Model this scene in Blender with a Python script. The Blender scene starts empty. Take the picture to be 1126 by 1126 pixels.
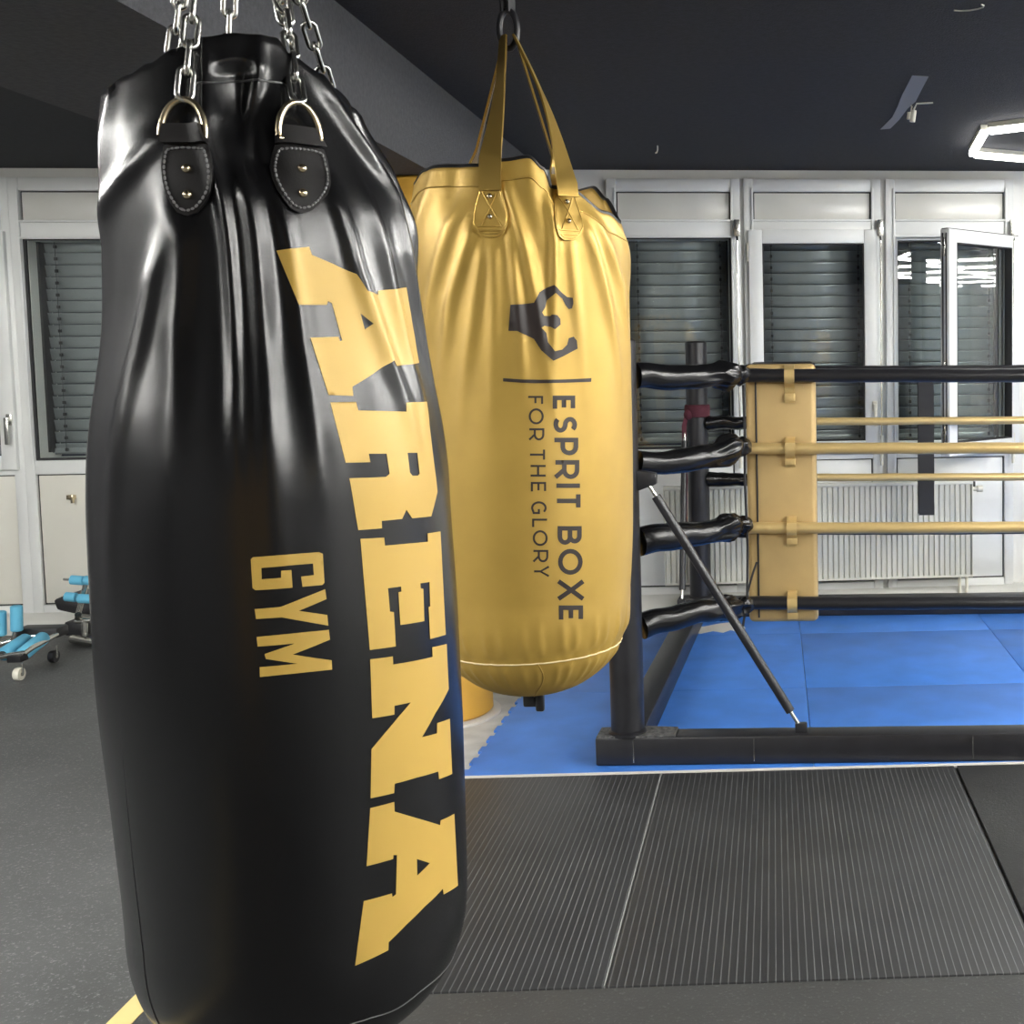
import bpy, bmesh, math, random
from mathutils import Vector, Matrix, noise
from mathutils.geometry import delaunay_2d_cdt
SC = bpy.context.scene
COL = SC.collection
PI = math.pi
random.seed(4)

# ---------------------------------------------------------------- view
SC.view_settings.view_transform = 'Standard'
SC.view_settings.look = 'None'
SC.view_settings.gamma = 1
SC.view_settings.use_curve_mapping = False
SC.view_settings.exposure = 1.55

# ---------------------------------------------------------------- camera: eye height 1.4 m, shifted lens (the photo is a crop)
FPX, PX, PY, EYE = 1300.0, 906.0, 490.0, 1.4
def _ray(x, y): return Vector((x-PX, y-PY, FPX))
_fw = _ray(850, 393).normalized()
_dn = _ray(1104, 17850); _dn = (_dn-_fw*_dn.dot(_fw)).normalized()
_rt = _dn.cross(_fw)
M_W = Matrix((_rt, _fw, -_dn))                 # image axes -> world
cam = bpy.data.cameras.new('camera'); camo = bpy.data.objects.new('camera', cam); COL.objects.link(camo)
R_ = M_W @ Matrix(((1, 0, 0), (0, -1, 0), (0, 0, -1)))
camo.matrix_world = Matrix.Translation((0, 0, EYE)) @ R_.to_4x4()
cam.sensor_width = 36; cam.lens = FPX/1126*36
cam.shift_x = (563-PX)/1126; cam.shift_y = (PY-563)/1126
cam.clip_start = .05
SC.camera = camo
def ray(x, y): return M_W @ _ray(x, y)
def at_depth(x, y, Y):
    r = ray(x, y); return Vector((0, 0, EYE))+r*(Y/r.y)
def at_height(x, y, z):
    r = ray(x, y); return Vector((0, 0, EYE))+r*((z-EYE)/r.z)
def at_dist(x, y, D):
    r = ray(x, y); return Vector((0, 0, EYE))+r*(D/math.hypot(r.x, r.y))

# ---------------------------------------------------------------- materials (all procedural)
def mat(name, col, rough=.5, metal=0., bump=None, var=None, spec=.5, coat=0., emit=None):
    m = bpy.data.materials.new(name); m.use_nodes = True
    nt = m.node_tree; b = nt.nodes['Principled BSDF']
    b.inputs['Base Color'].default_value = (*col, 1)
    b.inputs['Roughness'].default_value = rough
    b.inputs['Metallic'].default_value = metal
    b.inputs['Specular IOR Level'].default_value = spec
    b.inputs['Coat Weight'].default_value = coat
    tc = nt.nodes.new('ShaderNodeTexCoord')
    if var:
        n = nt.nodes.new('ShaderNodeTexNoise'); n.inputs['Scale'].default_value = var[0]; n.inputs['Detail'].default_value = 6
        nt.links.new(tc.outputs['Object'], n.inputs['Vector'])
        r = nt.nodes.new('ShaderNodeValToRGB')
        a = var[1]
        r.color_ramp.elements[0].position = .3; r.color_ramp.elements[1].position = .7
        r.color_ramp.elements[0].color = (*[c*(1-a) for c in col], 1); r.color_ramp.elements[1].color = (*[min(c*(1+a), 1) for c in col], 1)
        nt.links.new(n.outputs['Fac'], r.inputs['Fac']); nt.links.new(r.outputs['Color'], b.inputs['Base Color'])
    if bump:
        n = nt.nodes.new('ShaderNodeTexNoise'); n.inputs['Scale'].default_value = bump[0]; n.inputs['Detail'].default_value = 4
        nt.links.new(tc.outputs['Object'], n.inputs['Vector'])
        bp = nt.nodes.new('ShaderNodeBump'); bp.inputs['Strength'].default_value = bump[1]; bp.inputs['Distance'].default_value = bump[2] if len(bump) > 2 else .002
        nt.links.new(n.outputs['Fac'], bp.inputs['Height']); nt.links.new(bp.outputs['Normal'], b.inputs['Normal'])
    if emit:
        b.inputs['Emission Color'].default_value = (*emit[0], 1); b.inputs['Emission Strength'].default_value = emit[1]
    return m

M = {}
M['black_vinyl'] = mat('black vinyl', (.0055, .0055, .006), .23, 0, (900, .08, .0006), spec=.44)
M['gold_vinyl'] = mat('gold vinyl', (.49, .318, .068), .43, .36, (700, .15, .0006), (9, .08))
M['gold_strap'] = mat('gold strap vinyl', (.50, .33, .085), .38, .8, (600, .15, .0006))
M['gold_print'] = mat('gold print', (.50, .325, .068), .45, .1, (700, .1, .0004))
M['dark_print'] = mat('dark brown print', (.030, .022, .020), .42)
M['strap_shade'] = mat('brown strap shade', (.10, .065, .022), .6)  # brown stands for shade on the inner side of the straps
M['patch_leather'] = mat('dark patch leather', (.011, .010, .010), .55, 0, (500, .2, .001), spec=.25)
M['scuffed'] = mat('scuffed black steel', (.075, .075, .074), .6, 0, (200, .4, .002), (70, .85))
M['seam_dark'] = mat('dark welt', (.05, .05, .05), .45)
M['seam_grey'] = mat('grey joint dust', (.33, .33, .32), .7)
M['thread'] = mat('dark grey thread', (.16, .16, .16), .7)
M['black_edge'] = mat('black edge binding', (.012, .012, .013), .35)
M['chrome'] = mat('zinc plated steel', (.62, .62, .58), .26, 1, (60, .1, .001))
M['brass'] = mat('yellowed steel', (.66, .56, .38), .27, 1)
M['black_steel'] = mat('black powder coat', (.013, .013, .0155), .36, 0, (300, .12, .001), (14, .25))
M['black_webbing'] = mat('black webbing', (.012, .012, .014), .75, 0, (900, .4, .001))
M['rope_black'] = mat('black rope cover', (.014, .014, .016), .28, 0, (60, .25, .004))
M['rope_gold'] = mat('gold rope cover', (.60, .44, .19), .36, .45, (70, .25, .004))
M['pad_gold'] = mat('gold pad vinyl', (.48, .34, .145), .48, .25, (12, .15, .004), (6, .08))
M['white_frame'] = mat('white lacquered frame', (.70, .715, .70), .38, 0, None, (3, .04))
M['panel_cream'] = mat('cream panel', (.66, .65, .58), .45, 0, None, (2.5, .04))
M['transom'] = mat('pale transom panel', (.60, .60, .56), .28, 0, None, (3, .05))
M['gasket'] = mat('black gasket', (.015, .015, .016), .6)
M['plaster'] = mat('white plaster', (.74, .74, .71), .8, 0, (90, .2, .002), (2, .05))
M['room_rear'] = mat('dark grey wall', (.16, .16, .165), .8, 0, (60, .2, .002), (2, .1))
M['room_left'] = mat('charcoal wall', (.10, .10, .105), .8, 0, (60, .2, .002), (2, .1))
M['room_wall'] = mat('light grey wall', (.70, .70, .69), .8, 0, (60, .2, .002), (2, .06))
M['ceiling'] = mat('charcoal ceiling', (.020, .021, .026), .85, 0, (130, .5, .004), (40, .25))
M['beam'] = mat('charcoal beam', (.060, .061, .066), .85, 0, (150, .5, .004), (60, .2))
M['slat'] = mat('grey metal slat', (.36, .385, .40), .25, .3)
M['slat_cord'] = mat('dark cord', (.02, .02, .022), .8)
M['orange_pad'] = mat('orange column padding', (.62, .34, .045), .5, 0, (40, .15, .003), (4, .1))
M['blue_foam'] = mat('blue foam', (.046, .185, .60), .5, 0, (400, .35, .001), (5, .14))
M['white_tape'] = mat('pale edge tape', (.62, .60, .56), .6)
M['yellow_tape'] = mat('pale yellow tape', (.72, .56, .24), .55)
M['concrete'] = mat('pale concrete', (.50, .50, .48), .8, 0, (120, .3, .002), (9, .22))
M['radiator'] = mat('radiator enamel', (.60, .60, .53), .42)
M['light_blue'] = mat('light blue foam', (.13, .46, .66), .75, 0, (500, .4, .001))
M['black_pad'] = mat('black seat vinyl', (.02, .02, .022), .5)
M['maroon'] = mat('maroon cloth', (.075, .012, .022), .85, 0, (300, .5, .002))
M['grey_tape'] = mat('grey tape', (.27, .27, .28), .7)
M['white_plastic'] = mat('cream plastic', (.70, .68, .58), .5)
M['led'] = mat('led tube', (.9, .9, .9), .4, emit=((1.0, .988, .955), 32.0))
M['led_dim'] = mat('led tube at low output', (.9, .9, .9), .4, emit=((1.0, .985, .945), 3.6))
M['hole'] = mat('dark recess', (.006, .006, .006), .9)

def glass_mat():
    m = bpy.data.materials.new('window glass'); m.use_nodes = True
    nt = m.node_tree; nt.nodes.clear()
    o = nt.nodes.new('ShaderNodeOutputMaterial'); mx = nt.nodes.new('ShaderNodeMixShader')
    t = nt.nodes.new('ShaderNodeBsdfTransparent'); g = nt.nodes.new('ShaderNodeBsdfGlossy'); fr = nt.nodes.new('ShaderNodeFresnel')
    t.inputs['Color'].default_value = (.93, .95, .94, 1); g.inputs['Roughness'].default_value = .0
    ge = nt.nodes.new('ShaderNodeNewGeometry'); mr = nt.nodes.new('ShaderNodeMapRange')      # same reflectance entering and leaving the pane
    mr.inputs['To Min'].default_value = 1.5; mr.inputs['To Max'].default_value = 1/1.5
    nt.links.new(ge.outputs['Backfacing'], mr.inputs['Value']); nt.links.new(mr.outputs['Result'], fr.inputs['IOR'])
    nt.links.new(fr.outputs[0], mx.inputs[0]); nt.links.new(t.outputs[0], mx.inputs[1]); nt.links.new(g.outputs[0], mx.inputs[2])
    nt.links.new(mx.outputs[0], o.inputs['Surface'])
    return m
M['glass'] = glass_mat()

def rubber_mat(name, base, speck, amount, rough, rib=None):
    """rubber flooring with pale flecks, scuffs and (optionally) fine ribs along the room's depth"""
    m = bpy.data.materials.new(name); m.use_nodes = True
    nt = m.node_tree; L = nt.links; b = nt.nodes['Principled BSDF']
    tc = nt.nodes.new('ShaderNodeTexCoord')
    big = nt.nodes.new('ShaderNodeTexNoise'); big.inputs['Scale'].default_value = 2.2; big.inputs['Detail'].default_value = 8; big.inputs['Roughness'].default_value = .65
    L.new(tc.outputs['Object'], big.inputs['Vector'])
    r0 = nt.nodes.new('ShaderNodeValToRGB'); r0.color_ramp.elements[0].position = .32; r0.color_ramp.elements[1].position = .72
    r0.color_ramp.elements[0].color = (*[c*.8 for c in base], 1); r0.color_ramp.elements[1].color = (*[c*1.25 for c in base], 1)
    L.new(big.outputs['Fac'], r0.inputs['Fac'])
    sp = nt.nodes.new('ShaderNodeTexNoise'); sp.inputs['Scale'].default_value = 115; sp.inputs['Detail'].default_value = 4; sp.inputs['Roughness'].default_value = .7
    L.new(tc.outputs['Object'], sp.inputs['Vector'])
    r1 = nt.nodes.new('ShaderNodeValToRGB'); r1.color_ramp.elements[0].position = .62-amount; r1.color_ramp.elements[1].position = .76-amount
    L.new(sp.outputs['Fac'], r1.inputs['Fac'])
    mx = nt.nodes.new('ShaderNodeMix'); mx.data_type = 'RGBA'
    L.new(r1.outputs['Color'], mx.inputs[0]); L.new(r0.outputs['Color'], mx.inputs[6]); mx.inputs[7].default_value = (*speck, 1)
    out = mx.outputs[2]
    bp = nt.nodes.new('ShaderNodeBump'); bp.inputs['Strength'].default_value = .5; bp.inputs['Distance'].default_value = .002
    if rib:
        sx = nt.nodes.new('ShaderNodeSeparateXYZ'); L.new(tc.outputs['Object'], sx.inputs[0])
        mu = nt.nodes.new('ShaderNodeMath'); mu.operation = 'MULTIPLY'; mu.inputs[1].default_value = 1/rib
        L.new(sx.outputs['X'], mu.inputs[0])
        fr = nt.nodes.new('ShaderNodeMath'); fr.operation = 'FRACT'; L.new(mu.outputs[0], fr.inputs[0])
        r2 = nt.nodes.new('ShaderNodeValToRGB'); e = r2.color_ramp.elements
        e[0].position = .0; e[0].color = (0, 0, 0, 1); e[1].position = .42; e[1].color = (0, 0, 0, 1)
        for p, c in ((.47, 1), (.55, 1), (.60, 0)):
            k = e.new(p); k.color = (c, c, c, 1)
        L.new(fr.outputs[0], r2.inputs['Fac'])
        sheen_noise = nt.nodes.new('ShaderNodeTexNoise'); sheen_noise.inputs['Scale'].default_value = 5; sheen_noise.inputs['Detail'].default_value = 5; L.new(tc.outputs['Object'], sheen_noise.inputs['Vector'])
        mw = nt.nodes.new('ShaderNodeMath'); mw.operation = 'MULTIPLY'; L.new(r2.outputs['Color'], mw.inputs[0]); L.new(sheen_noise.outputs['Fac'], mw.inputs[1])
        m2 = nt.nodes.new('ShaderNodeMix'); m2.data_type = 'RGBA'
        L.new(mw.outputs[0], m2.inputs[0]); L.new(out, m2.inputs[6]); m2.inputs[7].default_value = (.17, .18, .18, 1)  # pale rib lines: specular sheen of the grooves painted into the colour
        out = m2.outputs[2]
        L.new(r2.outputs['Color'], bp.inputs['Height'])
    else:
        L.new(sp.outputs['Fac'], bp.inputs['Height'])
    L.new(out, b.inputs['Base Color']); L.new(bp.outputs['Normal'], b.inputs['Normal'])
    b.inputs['Roughness'].default_value = rough
    return m
M['rubber'] = rubber_mat('speckled grey rubber', (.080, .083, .082), (.24, .245, .24), .06, .55)
M['rubber_front'] = rubber_mat('fine grey rubber', (.046, .047, .046), (.12, .12, .118), .05, .6)
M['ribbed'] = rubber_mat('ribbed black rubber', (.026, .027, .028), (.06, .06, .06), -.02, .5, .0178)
M['mat_plain'] = rubber_mat('worn black rubber', (.034, .035, .035), (.08, .08, .078), .0, .55)

# ---------------------------------------------------------------- mesh builder
class MB:
    def __init__(self): self.v = []; self.f = []
    def add(self, vs, fs):
        n = len(self.v); self.v += [Vector(v) for v in vs]; self.f += [[i+n for i in f] for f in fs]; return self
    def hexa(self, p):         # 8 corners: bottom loop then top loop
        return self.add(p, [(3, 2, 1, 0), (4, 5, 6, 7), (0, 1, 5, 4), (1, 2, 6, 5), (2, 3, 7, 6), (3, 0, 4, 7)])
    def box(self, x0, x1, y0, y1, z0, z1, T=None):
        p = [(x0, y0, z0), (x1, y0, z0), (x1, y1, z0), (x0, y1, z0), (x0, y0, z1), (x1, y0, z1), (x1, y1, z1), (x0, y1, z1)]
        if T: p = [T(*q) for q in p]
        return self.hexa(p)
    def prism(self, poly, d):
        d = Vector(d); n = len(poly); poly = [Vector(p) for p in poly]
        return self.add(poly+[p+d for p in poly], [list(range(n))[::-1], list(range(n, 2*n))]+[(i, (i+1) % n, n+(i+1) % n, n+i) for i in range(n)])
    def tube(self, pts, r, n=12, closed=False, fn=None, cap=True, up=None):
        pts = [Vector(p) for p in pts]; m = len(pts)
        rs = r if isinstance(r, (list, tuple)) else [r]*m
        vs = []; prev = None
        for i, p in enumerate(pts):
            a = pts[i-1] if (i > 0 or closed) else p
            b = pts[(i+1) % m] if (i < m-1 or closed) else p
            t = (b-a).normalized()
            if prev is None:
                u = Vector(up) if up else (Vector((0, 0, 1)) if abs(t.z) < .9 else Vector((1, 0, 0)))
                prev = (u-t*u.dot(t)).normalized()
            else:
                prev = (prev-t*prev.dot(t)).normalized()
            w = t.cross(prev)
            for k in range(n):
                a_ = 2*PI*k/n; rr = rs[i]*(fn(i/(m-1), a_) if fn else 1)
                vs.append(p+prev*math.cos(a_)*rr+w*math.sin(a_)*rr)
        fs = []
        for i in range(m if closed else m-1):
            j = (i+1) % m
            for k in range(n): fs.append((i*n+k, i*n+(k+1) % n, j*n+(k+1) % n, j*n+k))
        if cap and not closed:
            fs.append(tuple(range(n))[::-1]); fs.append(tuple(range((m-1)*n, m*n)))
        return self.add(vs, fs)
    def ribbon(self, pts, ws, t, nrm=None):      # flat band: centre points, half-width vectors, thickness
        pts = [Vector(p) for p in pts]; ws = [Vector(w) for w in ws]; vs = []
        for i, p in enumerate(pts):
            tg = (pts[min(i+1, len(pts)-1)]-pts[max(i-1, 0)]).normalized(); nn = ws[i].cross(tg).normalized()*(t/2)
            vs += [p-ws[i]-nn, p+ws[i]-nn, p+ws[i]+nn, p-ws[i]+nn]
        fs = [(0, 1, 2, 3), tuple(4*(len(pts)-1)+k for k in (3, 2, 1, 0))]
        for i in range(len(pts)-1):
            for k in range(4): fs.append((4*i+k, 4*i+4+k, 4*i+4+(k+1) % 4, 4*i+(k+1) % 4))
        return self.add(vs, fs)
    def lathe(self, prof, c, n=24, ax='z'):       # profile of (radius, height)
        vs = []
        for r, h in prof:
            for k in range(n):
                a = 2*PI*k/n; q = (r*math.cos(a), r*math.sin(a), h)
                if ax == 'x': q = (h, q[0], q[1])
                if ax == 'y': q = (q[0], h, q[1])
                vs.append(Vector(c)+Vector(q))
        m = len(prof); fs = []
        for i in range(m-1):
            for k in range(n): fs.append((i*n+k, i*n+(k+1) % n, (i+1)*n+(k+1) % n, (i+1)*n+k))
        fs.append(tuple(range(n))[::-1]); fs.append(tuple(range((m-1)*n, m*n)))
        return self.add(vs, fs)
    def sphere(self, c, r, n=12, sc=(1, 1, 1)):
        prof = [(r*math.sin(PI*(i+.02)/(n+.04))*1.0, -r*math.cos(PI*(i+.02)/(n+.04))) for i in range(n+1)]
        k = len(self.v); self.lathe(prof, (0, 0, 0), n*2)
        for i in range(k, len(self.v)):
            q = self.v[i]; self.v[i] = Vector(c)+Vector((q.x*sc[0], q.y*sc[1], q.z*sc[2]))
        return self
    def build(self, name, m, parent=None, bevel=0., smooth=38, seg=2):
        me = bpy.data.meshes.new(name)
        if parent is not None: off = parent_loc(parent)
        else:
            lo = [min(v[i] for v in self.v) for i in range(3)]; hi = [max(v[i] for v in self.v) for i in range(3)]
            off = Vector(((lo[0]+hi[0])/2, (lo[1]+hi[1])/2, lo[2]))
        me.from_pydata([v-off for v in self.v], [], self.f)
        bm = bmesh.new(); bm.from_mesh(me)
        bmesh.ops.recalc_face_normals(bm, faces=bm.faces)
        if bevel > 0:
            es = [e for e in bm.edges if len(e.link_faces) == 2 and e.calc_face_angle(0) > .6]
            bmesh.ops.bevel(bm, geom=es, offset=bevel, segments=seg, profile=.5, affect='EDGES', clamp_overlap=True)
        bm.to_mesh(me); bm.free()
        me.shade_smooth(); me.set_sharp_from_angle(angle=math.radians(smooth))
        me.materials.append(M[m] if isinstance(m, str) else m)
        o = bpy.data.objects.new(name, me); COL.objects.link(o)
        if parent is not None: o.parent = parent
        else: o.location = off
        return o

def parent_loc(o):
    v = Vector((0, 0, 0))
    while o is not None: v = v+o.location; o = o.parent
    return v
def tag(o, label=None, cat=None, group=None):
    if label: o['label'] = label
    if cat: o['category'] = cat
    if group: o['group'] = group
    return o
def thing(name, label, cat, loc, group=None):
    o = bpy.data.objects.new(name, None); COL.objects.link(o); o.location = Vector(loc); o.empty_display_size = .1
    return tag(o, label, cat, group)
def struct(o): o['kind'] = 'structure'; return o
def lerp(a, b, t): return a+(b-a)*t
def nz(x, y=0., z=0.): return noise.noise(Vector((x, y, z)))

# ---------------------------------------------------------------- punch bags: one surface function each
# surface coordinates: th = angle round the bag (0 faces the room's middle), z = height above the floor
BLACK = dict(D=1.589, m0=-.3925, zk=.74, h=.185, n=2.6, z0=.70,
  tab=[(-0.387,0.194),(-0.3869,0.1961),(-0.3872,0.1971),(-0.3878,0.1984),(-0.3884,0.1996),(-0.389,0.2007),(-0.3898,0.2021),(-0.3907,0.2032),(-0.3914,0.2038),(-0.3918,0.204),(-0.3921,0.2037),(-0.3924,0.2029),(-0.3928,0.202),(-0.3931,0.201),(-0.3932,0.1993),(-0.3936,0.1955),(-0.3936,0.1897),(-0.3934,0.1824),(-0.3935,0.1755),(-0.3934,0.1708),(-0.3937,0.1678),(-0.3946,0.1655),(-0.3973,0.1618),(-0.4025,0.1546),(-0.4066,0.1467),(-0.409,0.1374),(-0.4093,0.1306),(-0.4097,0.129)],
  rim=[(-180,1.70),(-120,1.70),(-70,1.703),(-50,1.711),(-38,1.721),(-26,1.735),(-14,1.748),(4,1.756),(21,1.757),(28,1.741),(41,1.725),(53,1.715),(74,1.702),(110,1.68),(150,1.70),(180,1.70)],
  folds=[  # ridge path (angle, height, amplitude), width in degrees
   ([(-32,1.60,0),(-34,1.55,.004),(-41,1.49,.007),(-49,1.39,.007),(-56,1.22,.003),(-58,1.10,0)],4.5),
   ([(-28,1.58,0),(-29,1.53,.006),(-31.5,1.44,.007),(-31,1.31,.003),(-31,1.2,0)],5),
   ([(-15,1.68,0),(-13,1.64,.010),(-12,1.58,.010),(-11.5,1.49,.008),(-11,1.38,.005),(-11,1.25,0)],2.6),
   ([(-6,1.66,0),(-4,1.62,.006),(-3,1.57,.010),(-2.6,1.50,.010),(-2,1.39,.006),(-1,1.23,.002),(0,1.1,0)],4.0),
   ([(6,1.62,0),(8,1.55,.007),(10,1.46,.006),(13,1.33,.003),(14,1.2,0)],3.5),
   ([(28,1.62,0),(30,1.57,.008),(33,1.51,.009),(41,1.43,.008),(48,1.36,.005),(52,1.25,0)],4),
   ([(45,1.64,0),(47,1.57,.006),(52,1.48,.006),(58,1.38,.004),(62,1.28,0)],4),
   ([(66,1.66,0),(68,1.60,.010),(68,1.53,.010),(75,1.45,.008),(79,1.34,.004),(82,1.2,0)],5),
   ([(-27,1.665,0),(-36,1.635,.004),(-54,1.60,.006),(-74,1.56,.003),(-92,1.50,0)],7),
   ([(-62,1.70,.004),(-66,1.64,.006),(-72,1.52,.006),(-75,1.4,.003),(-76,1.25,0)],6),
   ([(2,1.72,-.012),(2,1.67,-.020),(1,1.62,-.018),(0,1.58,0)],9),
   ([(14,1.77,.003),(10,1.71,.009),(3,1.66,.006),(-1,1.61,.004),(-2,1.58,0)],3.5),
   ([(-13,1.77,.001),(-11,1.71,.005),(-11,1.67,.008),(-13,1.63,0)],3.5),
   ([(36,1.75,.004),(46,1.70,.012),(58,1.655,.012),(70,1.61,.005),(76,1.57,0)],6),
   ([(86,1.70,.002),(90,1.63,.016),(94,1.575,.018),(97,1.50,.009),(98,1.36,0)],7),
   ([(66,1.72,0),(74,1.665,-.012),(80,1.61,-.012),(83,1.55,-.008),(85,1.46,0)],4.5),
   ([(125,1.70,.004),(127,1.6,.009),(130,1.4,.005),(131,1.25,0)],8),
   ([(165,1.70,.004),(167,1.6,.009),(168,1.4,.005),(168,1.25,0)],8),
   ([(-140,1.70,.004),(-138,1.6,.009),(-136,1.4,.005),(-135,1.25,0)],8),
   ([(-108,1.70,.002),(-106,1.6,.006),(-104,1.4,.004),(-103,1.25,0)],7),
  ])
GOLD = dict(D=2.268, m0=-.204, zk=.97, h=.195, n=2.3, z0=.96,
  tab=[(-0.2042,0.1828),(-0.2043,0.186),(-0.2042,0.1884),(-0.2041,0.1902),(-0.204,0.1911),(-0.2039,0.1917),(-0.2038,0.1922),(-0.2037,0.1925),(-0.2036,0.1923),(-0.2035,0.1921),(-0.2034,0.192),(-0.2034,0.192),(-0.2034,0.1922),(-0.2035,0.1924),(-0.2036,0.1927),(-0.2039,0.1932),(-0.2043,0.1937),(-0.2058,0.1895),(-0.2077,0.1816),(-0.2077,0.1753),(-0.2074,0.173)],
  rim=[(-180,1.722),(-120,1.722),(-78,1.712),(-61,1.726),(-47,1.728),(-18,1.725),(-6,1.734),(7.5,1.739),(15,1.722),(21,1.694),(32,1.690),(53,1.657),(75,1.647),(92,1.657),(106,1.70),(122,1.728),(150,1.722),(180,1.722)],
  folds=[
   ([(-22,1.65,0),(-25,1.61,.008),(-38,1.51,.007),(-48,1.37,.003),(-52,1.25,0)],4),
   ([(-26,1.68,0),(-36,1.63,.007),(-54,1.51,.006),(-64,1.38,.002),(-68,1.28,0)],5),
   ([(-19,1.62,0),(-21,1.56,.006),(-27,1.46,.005),(-34,1.34,.002),(-36,1.24,0)],3.5),
   ([(-14,1.62,0),(-14,1.57,.006),(-15,1.48,.005),(-17,1.36,.002),(-18,1.26,0)],3.5),
   ([(-6,1.72,0),(-3,1.68,.010),(0.5,1.61,.010),(6,1.50,.007),(10,1.40,.003),(13,1.28,0)],3.2),
   ([(-8,1.66,0),(-5,1.62,.004),(-4,1.54,.006),(-2,1.42,.003),(-1,1.32,0)],2.6),
   ([(17,1.70,0),(16.5,1.65,.010),(15.5,1.55,.010),(14.5,1.46,.006),(14,1.36,.002),(14,1.28,0)],2.6),
   ([(8,1.75,.010),(9,1.70,.012),(10.5,1.64,.006),(10,1.56,0)],7),
   ([(22,1.72,-.012),(22,1.69,-.014),(21,1.66,-.006),(21,1.62,0)],3.5),
   ([(25,1.63,0),(25.5,1.58,.005),(27,1.50,.005),(29,1.40,.002),(30,1.3,0)],3),
   ([(33,1.65,0),(36,1.62,.009),(46,1.52,.008),(57,1.40,.003),(62,1.3,0)],4),
   ([(36,1.68,0),(44,1.635,.009),(62,1.53,.007),(74,1.43,.003),(80,1.33,0)],5),
   ([(52,1.67,.004),(68,1.63,.006),(84,1.58,.004),(95,1.5,0)],6),
   ([(-48,1.735,.004),(-52,1.69,.007),(-66,1.62,.006),(-78,1.52,.003),(-84,1.42,0)],7),
   ([(-33,1.735,-.005),(-34,1.69,-.006),(-40,1.64,0)],5),
   ([(100,1.72,0),(104,1.64,.006),(106,1.5,.004),(107,1.3,0)],8),
   ([(140,1.72,.003),(141,1.6,.008),(142,1.4,.004),(142,1.25,0)],8),
   ([(-160,1.72,.003),(-159,1.6,.008),(-158,1.4,.004),(-158,1.25,0)],8),
   ([(-118,1.72,.003),(-117,1.6,.008),(-116,1.4,.004),(-116,1.25,0)],8),
  ]
  # small gathers where the bottom disc is sewn on
  + [([(a,.955,0),(a+.8,.90,.0034),(a,.872,-.0022),(a-.8,.85,.0034),(a,.80,0)],2.3) for a in (-170,-158,-143,-131,-116,-101,-88,-76,-62,-50,-41,-27,-18,-6,3,16,24,37,45,58,71,80,94,107,119,133,146,158,170)])

def tab_at(b, z, k):
    t = b['tab']; u = (z-b['z0'])/.04
    u = min(max(u, 0.0), len(t)-1.0001); i = int(u); f = u-i
    p = [t[min(max(i+j, 0), len(t)-1)][k] for j in (-1, 0, 1, 2)]
    return .5*(2*p[1]+(p[2]-p[0])*f+(2*p[0]-5*p[1]+4*p[2]-p[3])*f*f+(3*p[1]-p[0]-3*p[2]+p[3])*f**3)

def bag_R(b, th, z):
    if z < b['zk']:
        q = min((b['zk']-z)/b['h'], 1.0)
        R = tab_at(b, b['zk'], 1)*max(1-q**b['n'], 0)**(1/b['n'])
    else:
        R = tab_at(b, z, 1)
    d = math.degrees(th)
    for path, w in b['folds']:
        if not (min(path[0][1], path[-1][1]) <= z <= max(path[0][1], path[-1][1])): continue
        for (a0, z0, m0), (a1, z1, m1) in zip(path, path[1:]):
            if z1 <= z <= z0:
                f = (z0-z)/(z0-z1); s = f*f*(3-2*f)
                a = a0+(a1-a0)*f; m = m0+(m1-m0)*s
                x = ((d-a+180) % 360-180)/w
                if abs(x) < 3.2: R += m*math.exp(-x*x)
                break
    return R

def bag_rim(b, th):
    d = (math.degrees(th)+180) % 360-180
    r = b['rim']
    for (a0, z0), (a1, z1) in zip(r, r[1:]):
        if a0 <= d <= a1:
            f = (d-a0)/(a1-a0); f = f*f*(3-2*f)
            return z0+(z1-z0)*f
    return r[0][1]

def bag_pt(b, th, z, off=0.0, R=None):
    m = tab_at(b, max(z, b['z0']), 0); m0 = b['m0']; D = b['D']
    if R is None: R = bag_R(b, th, z)
    R += off
    s, c = math.sin(th)*R, math.cos(th)*R
    return (D*math.sin(m)+s*math.cos(m0)-c*math.sin(m0), D*math.cos(m)-s*math.sin(m0)-c*math.cos(m0), z)
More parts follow.
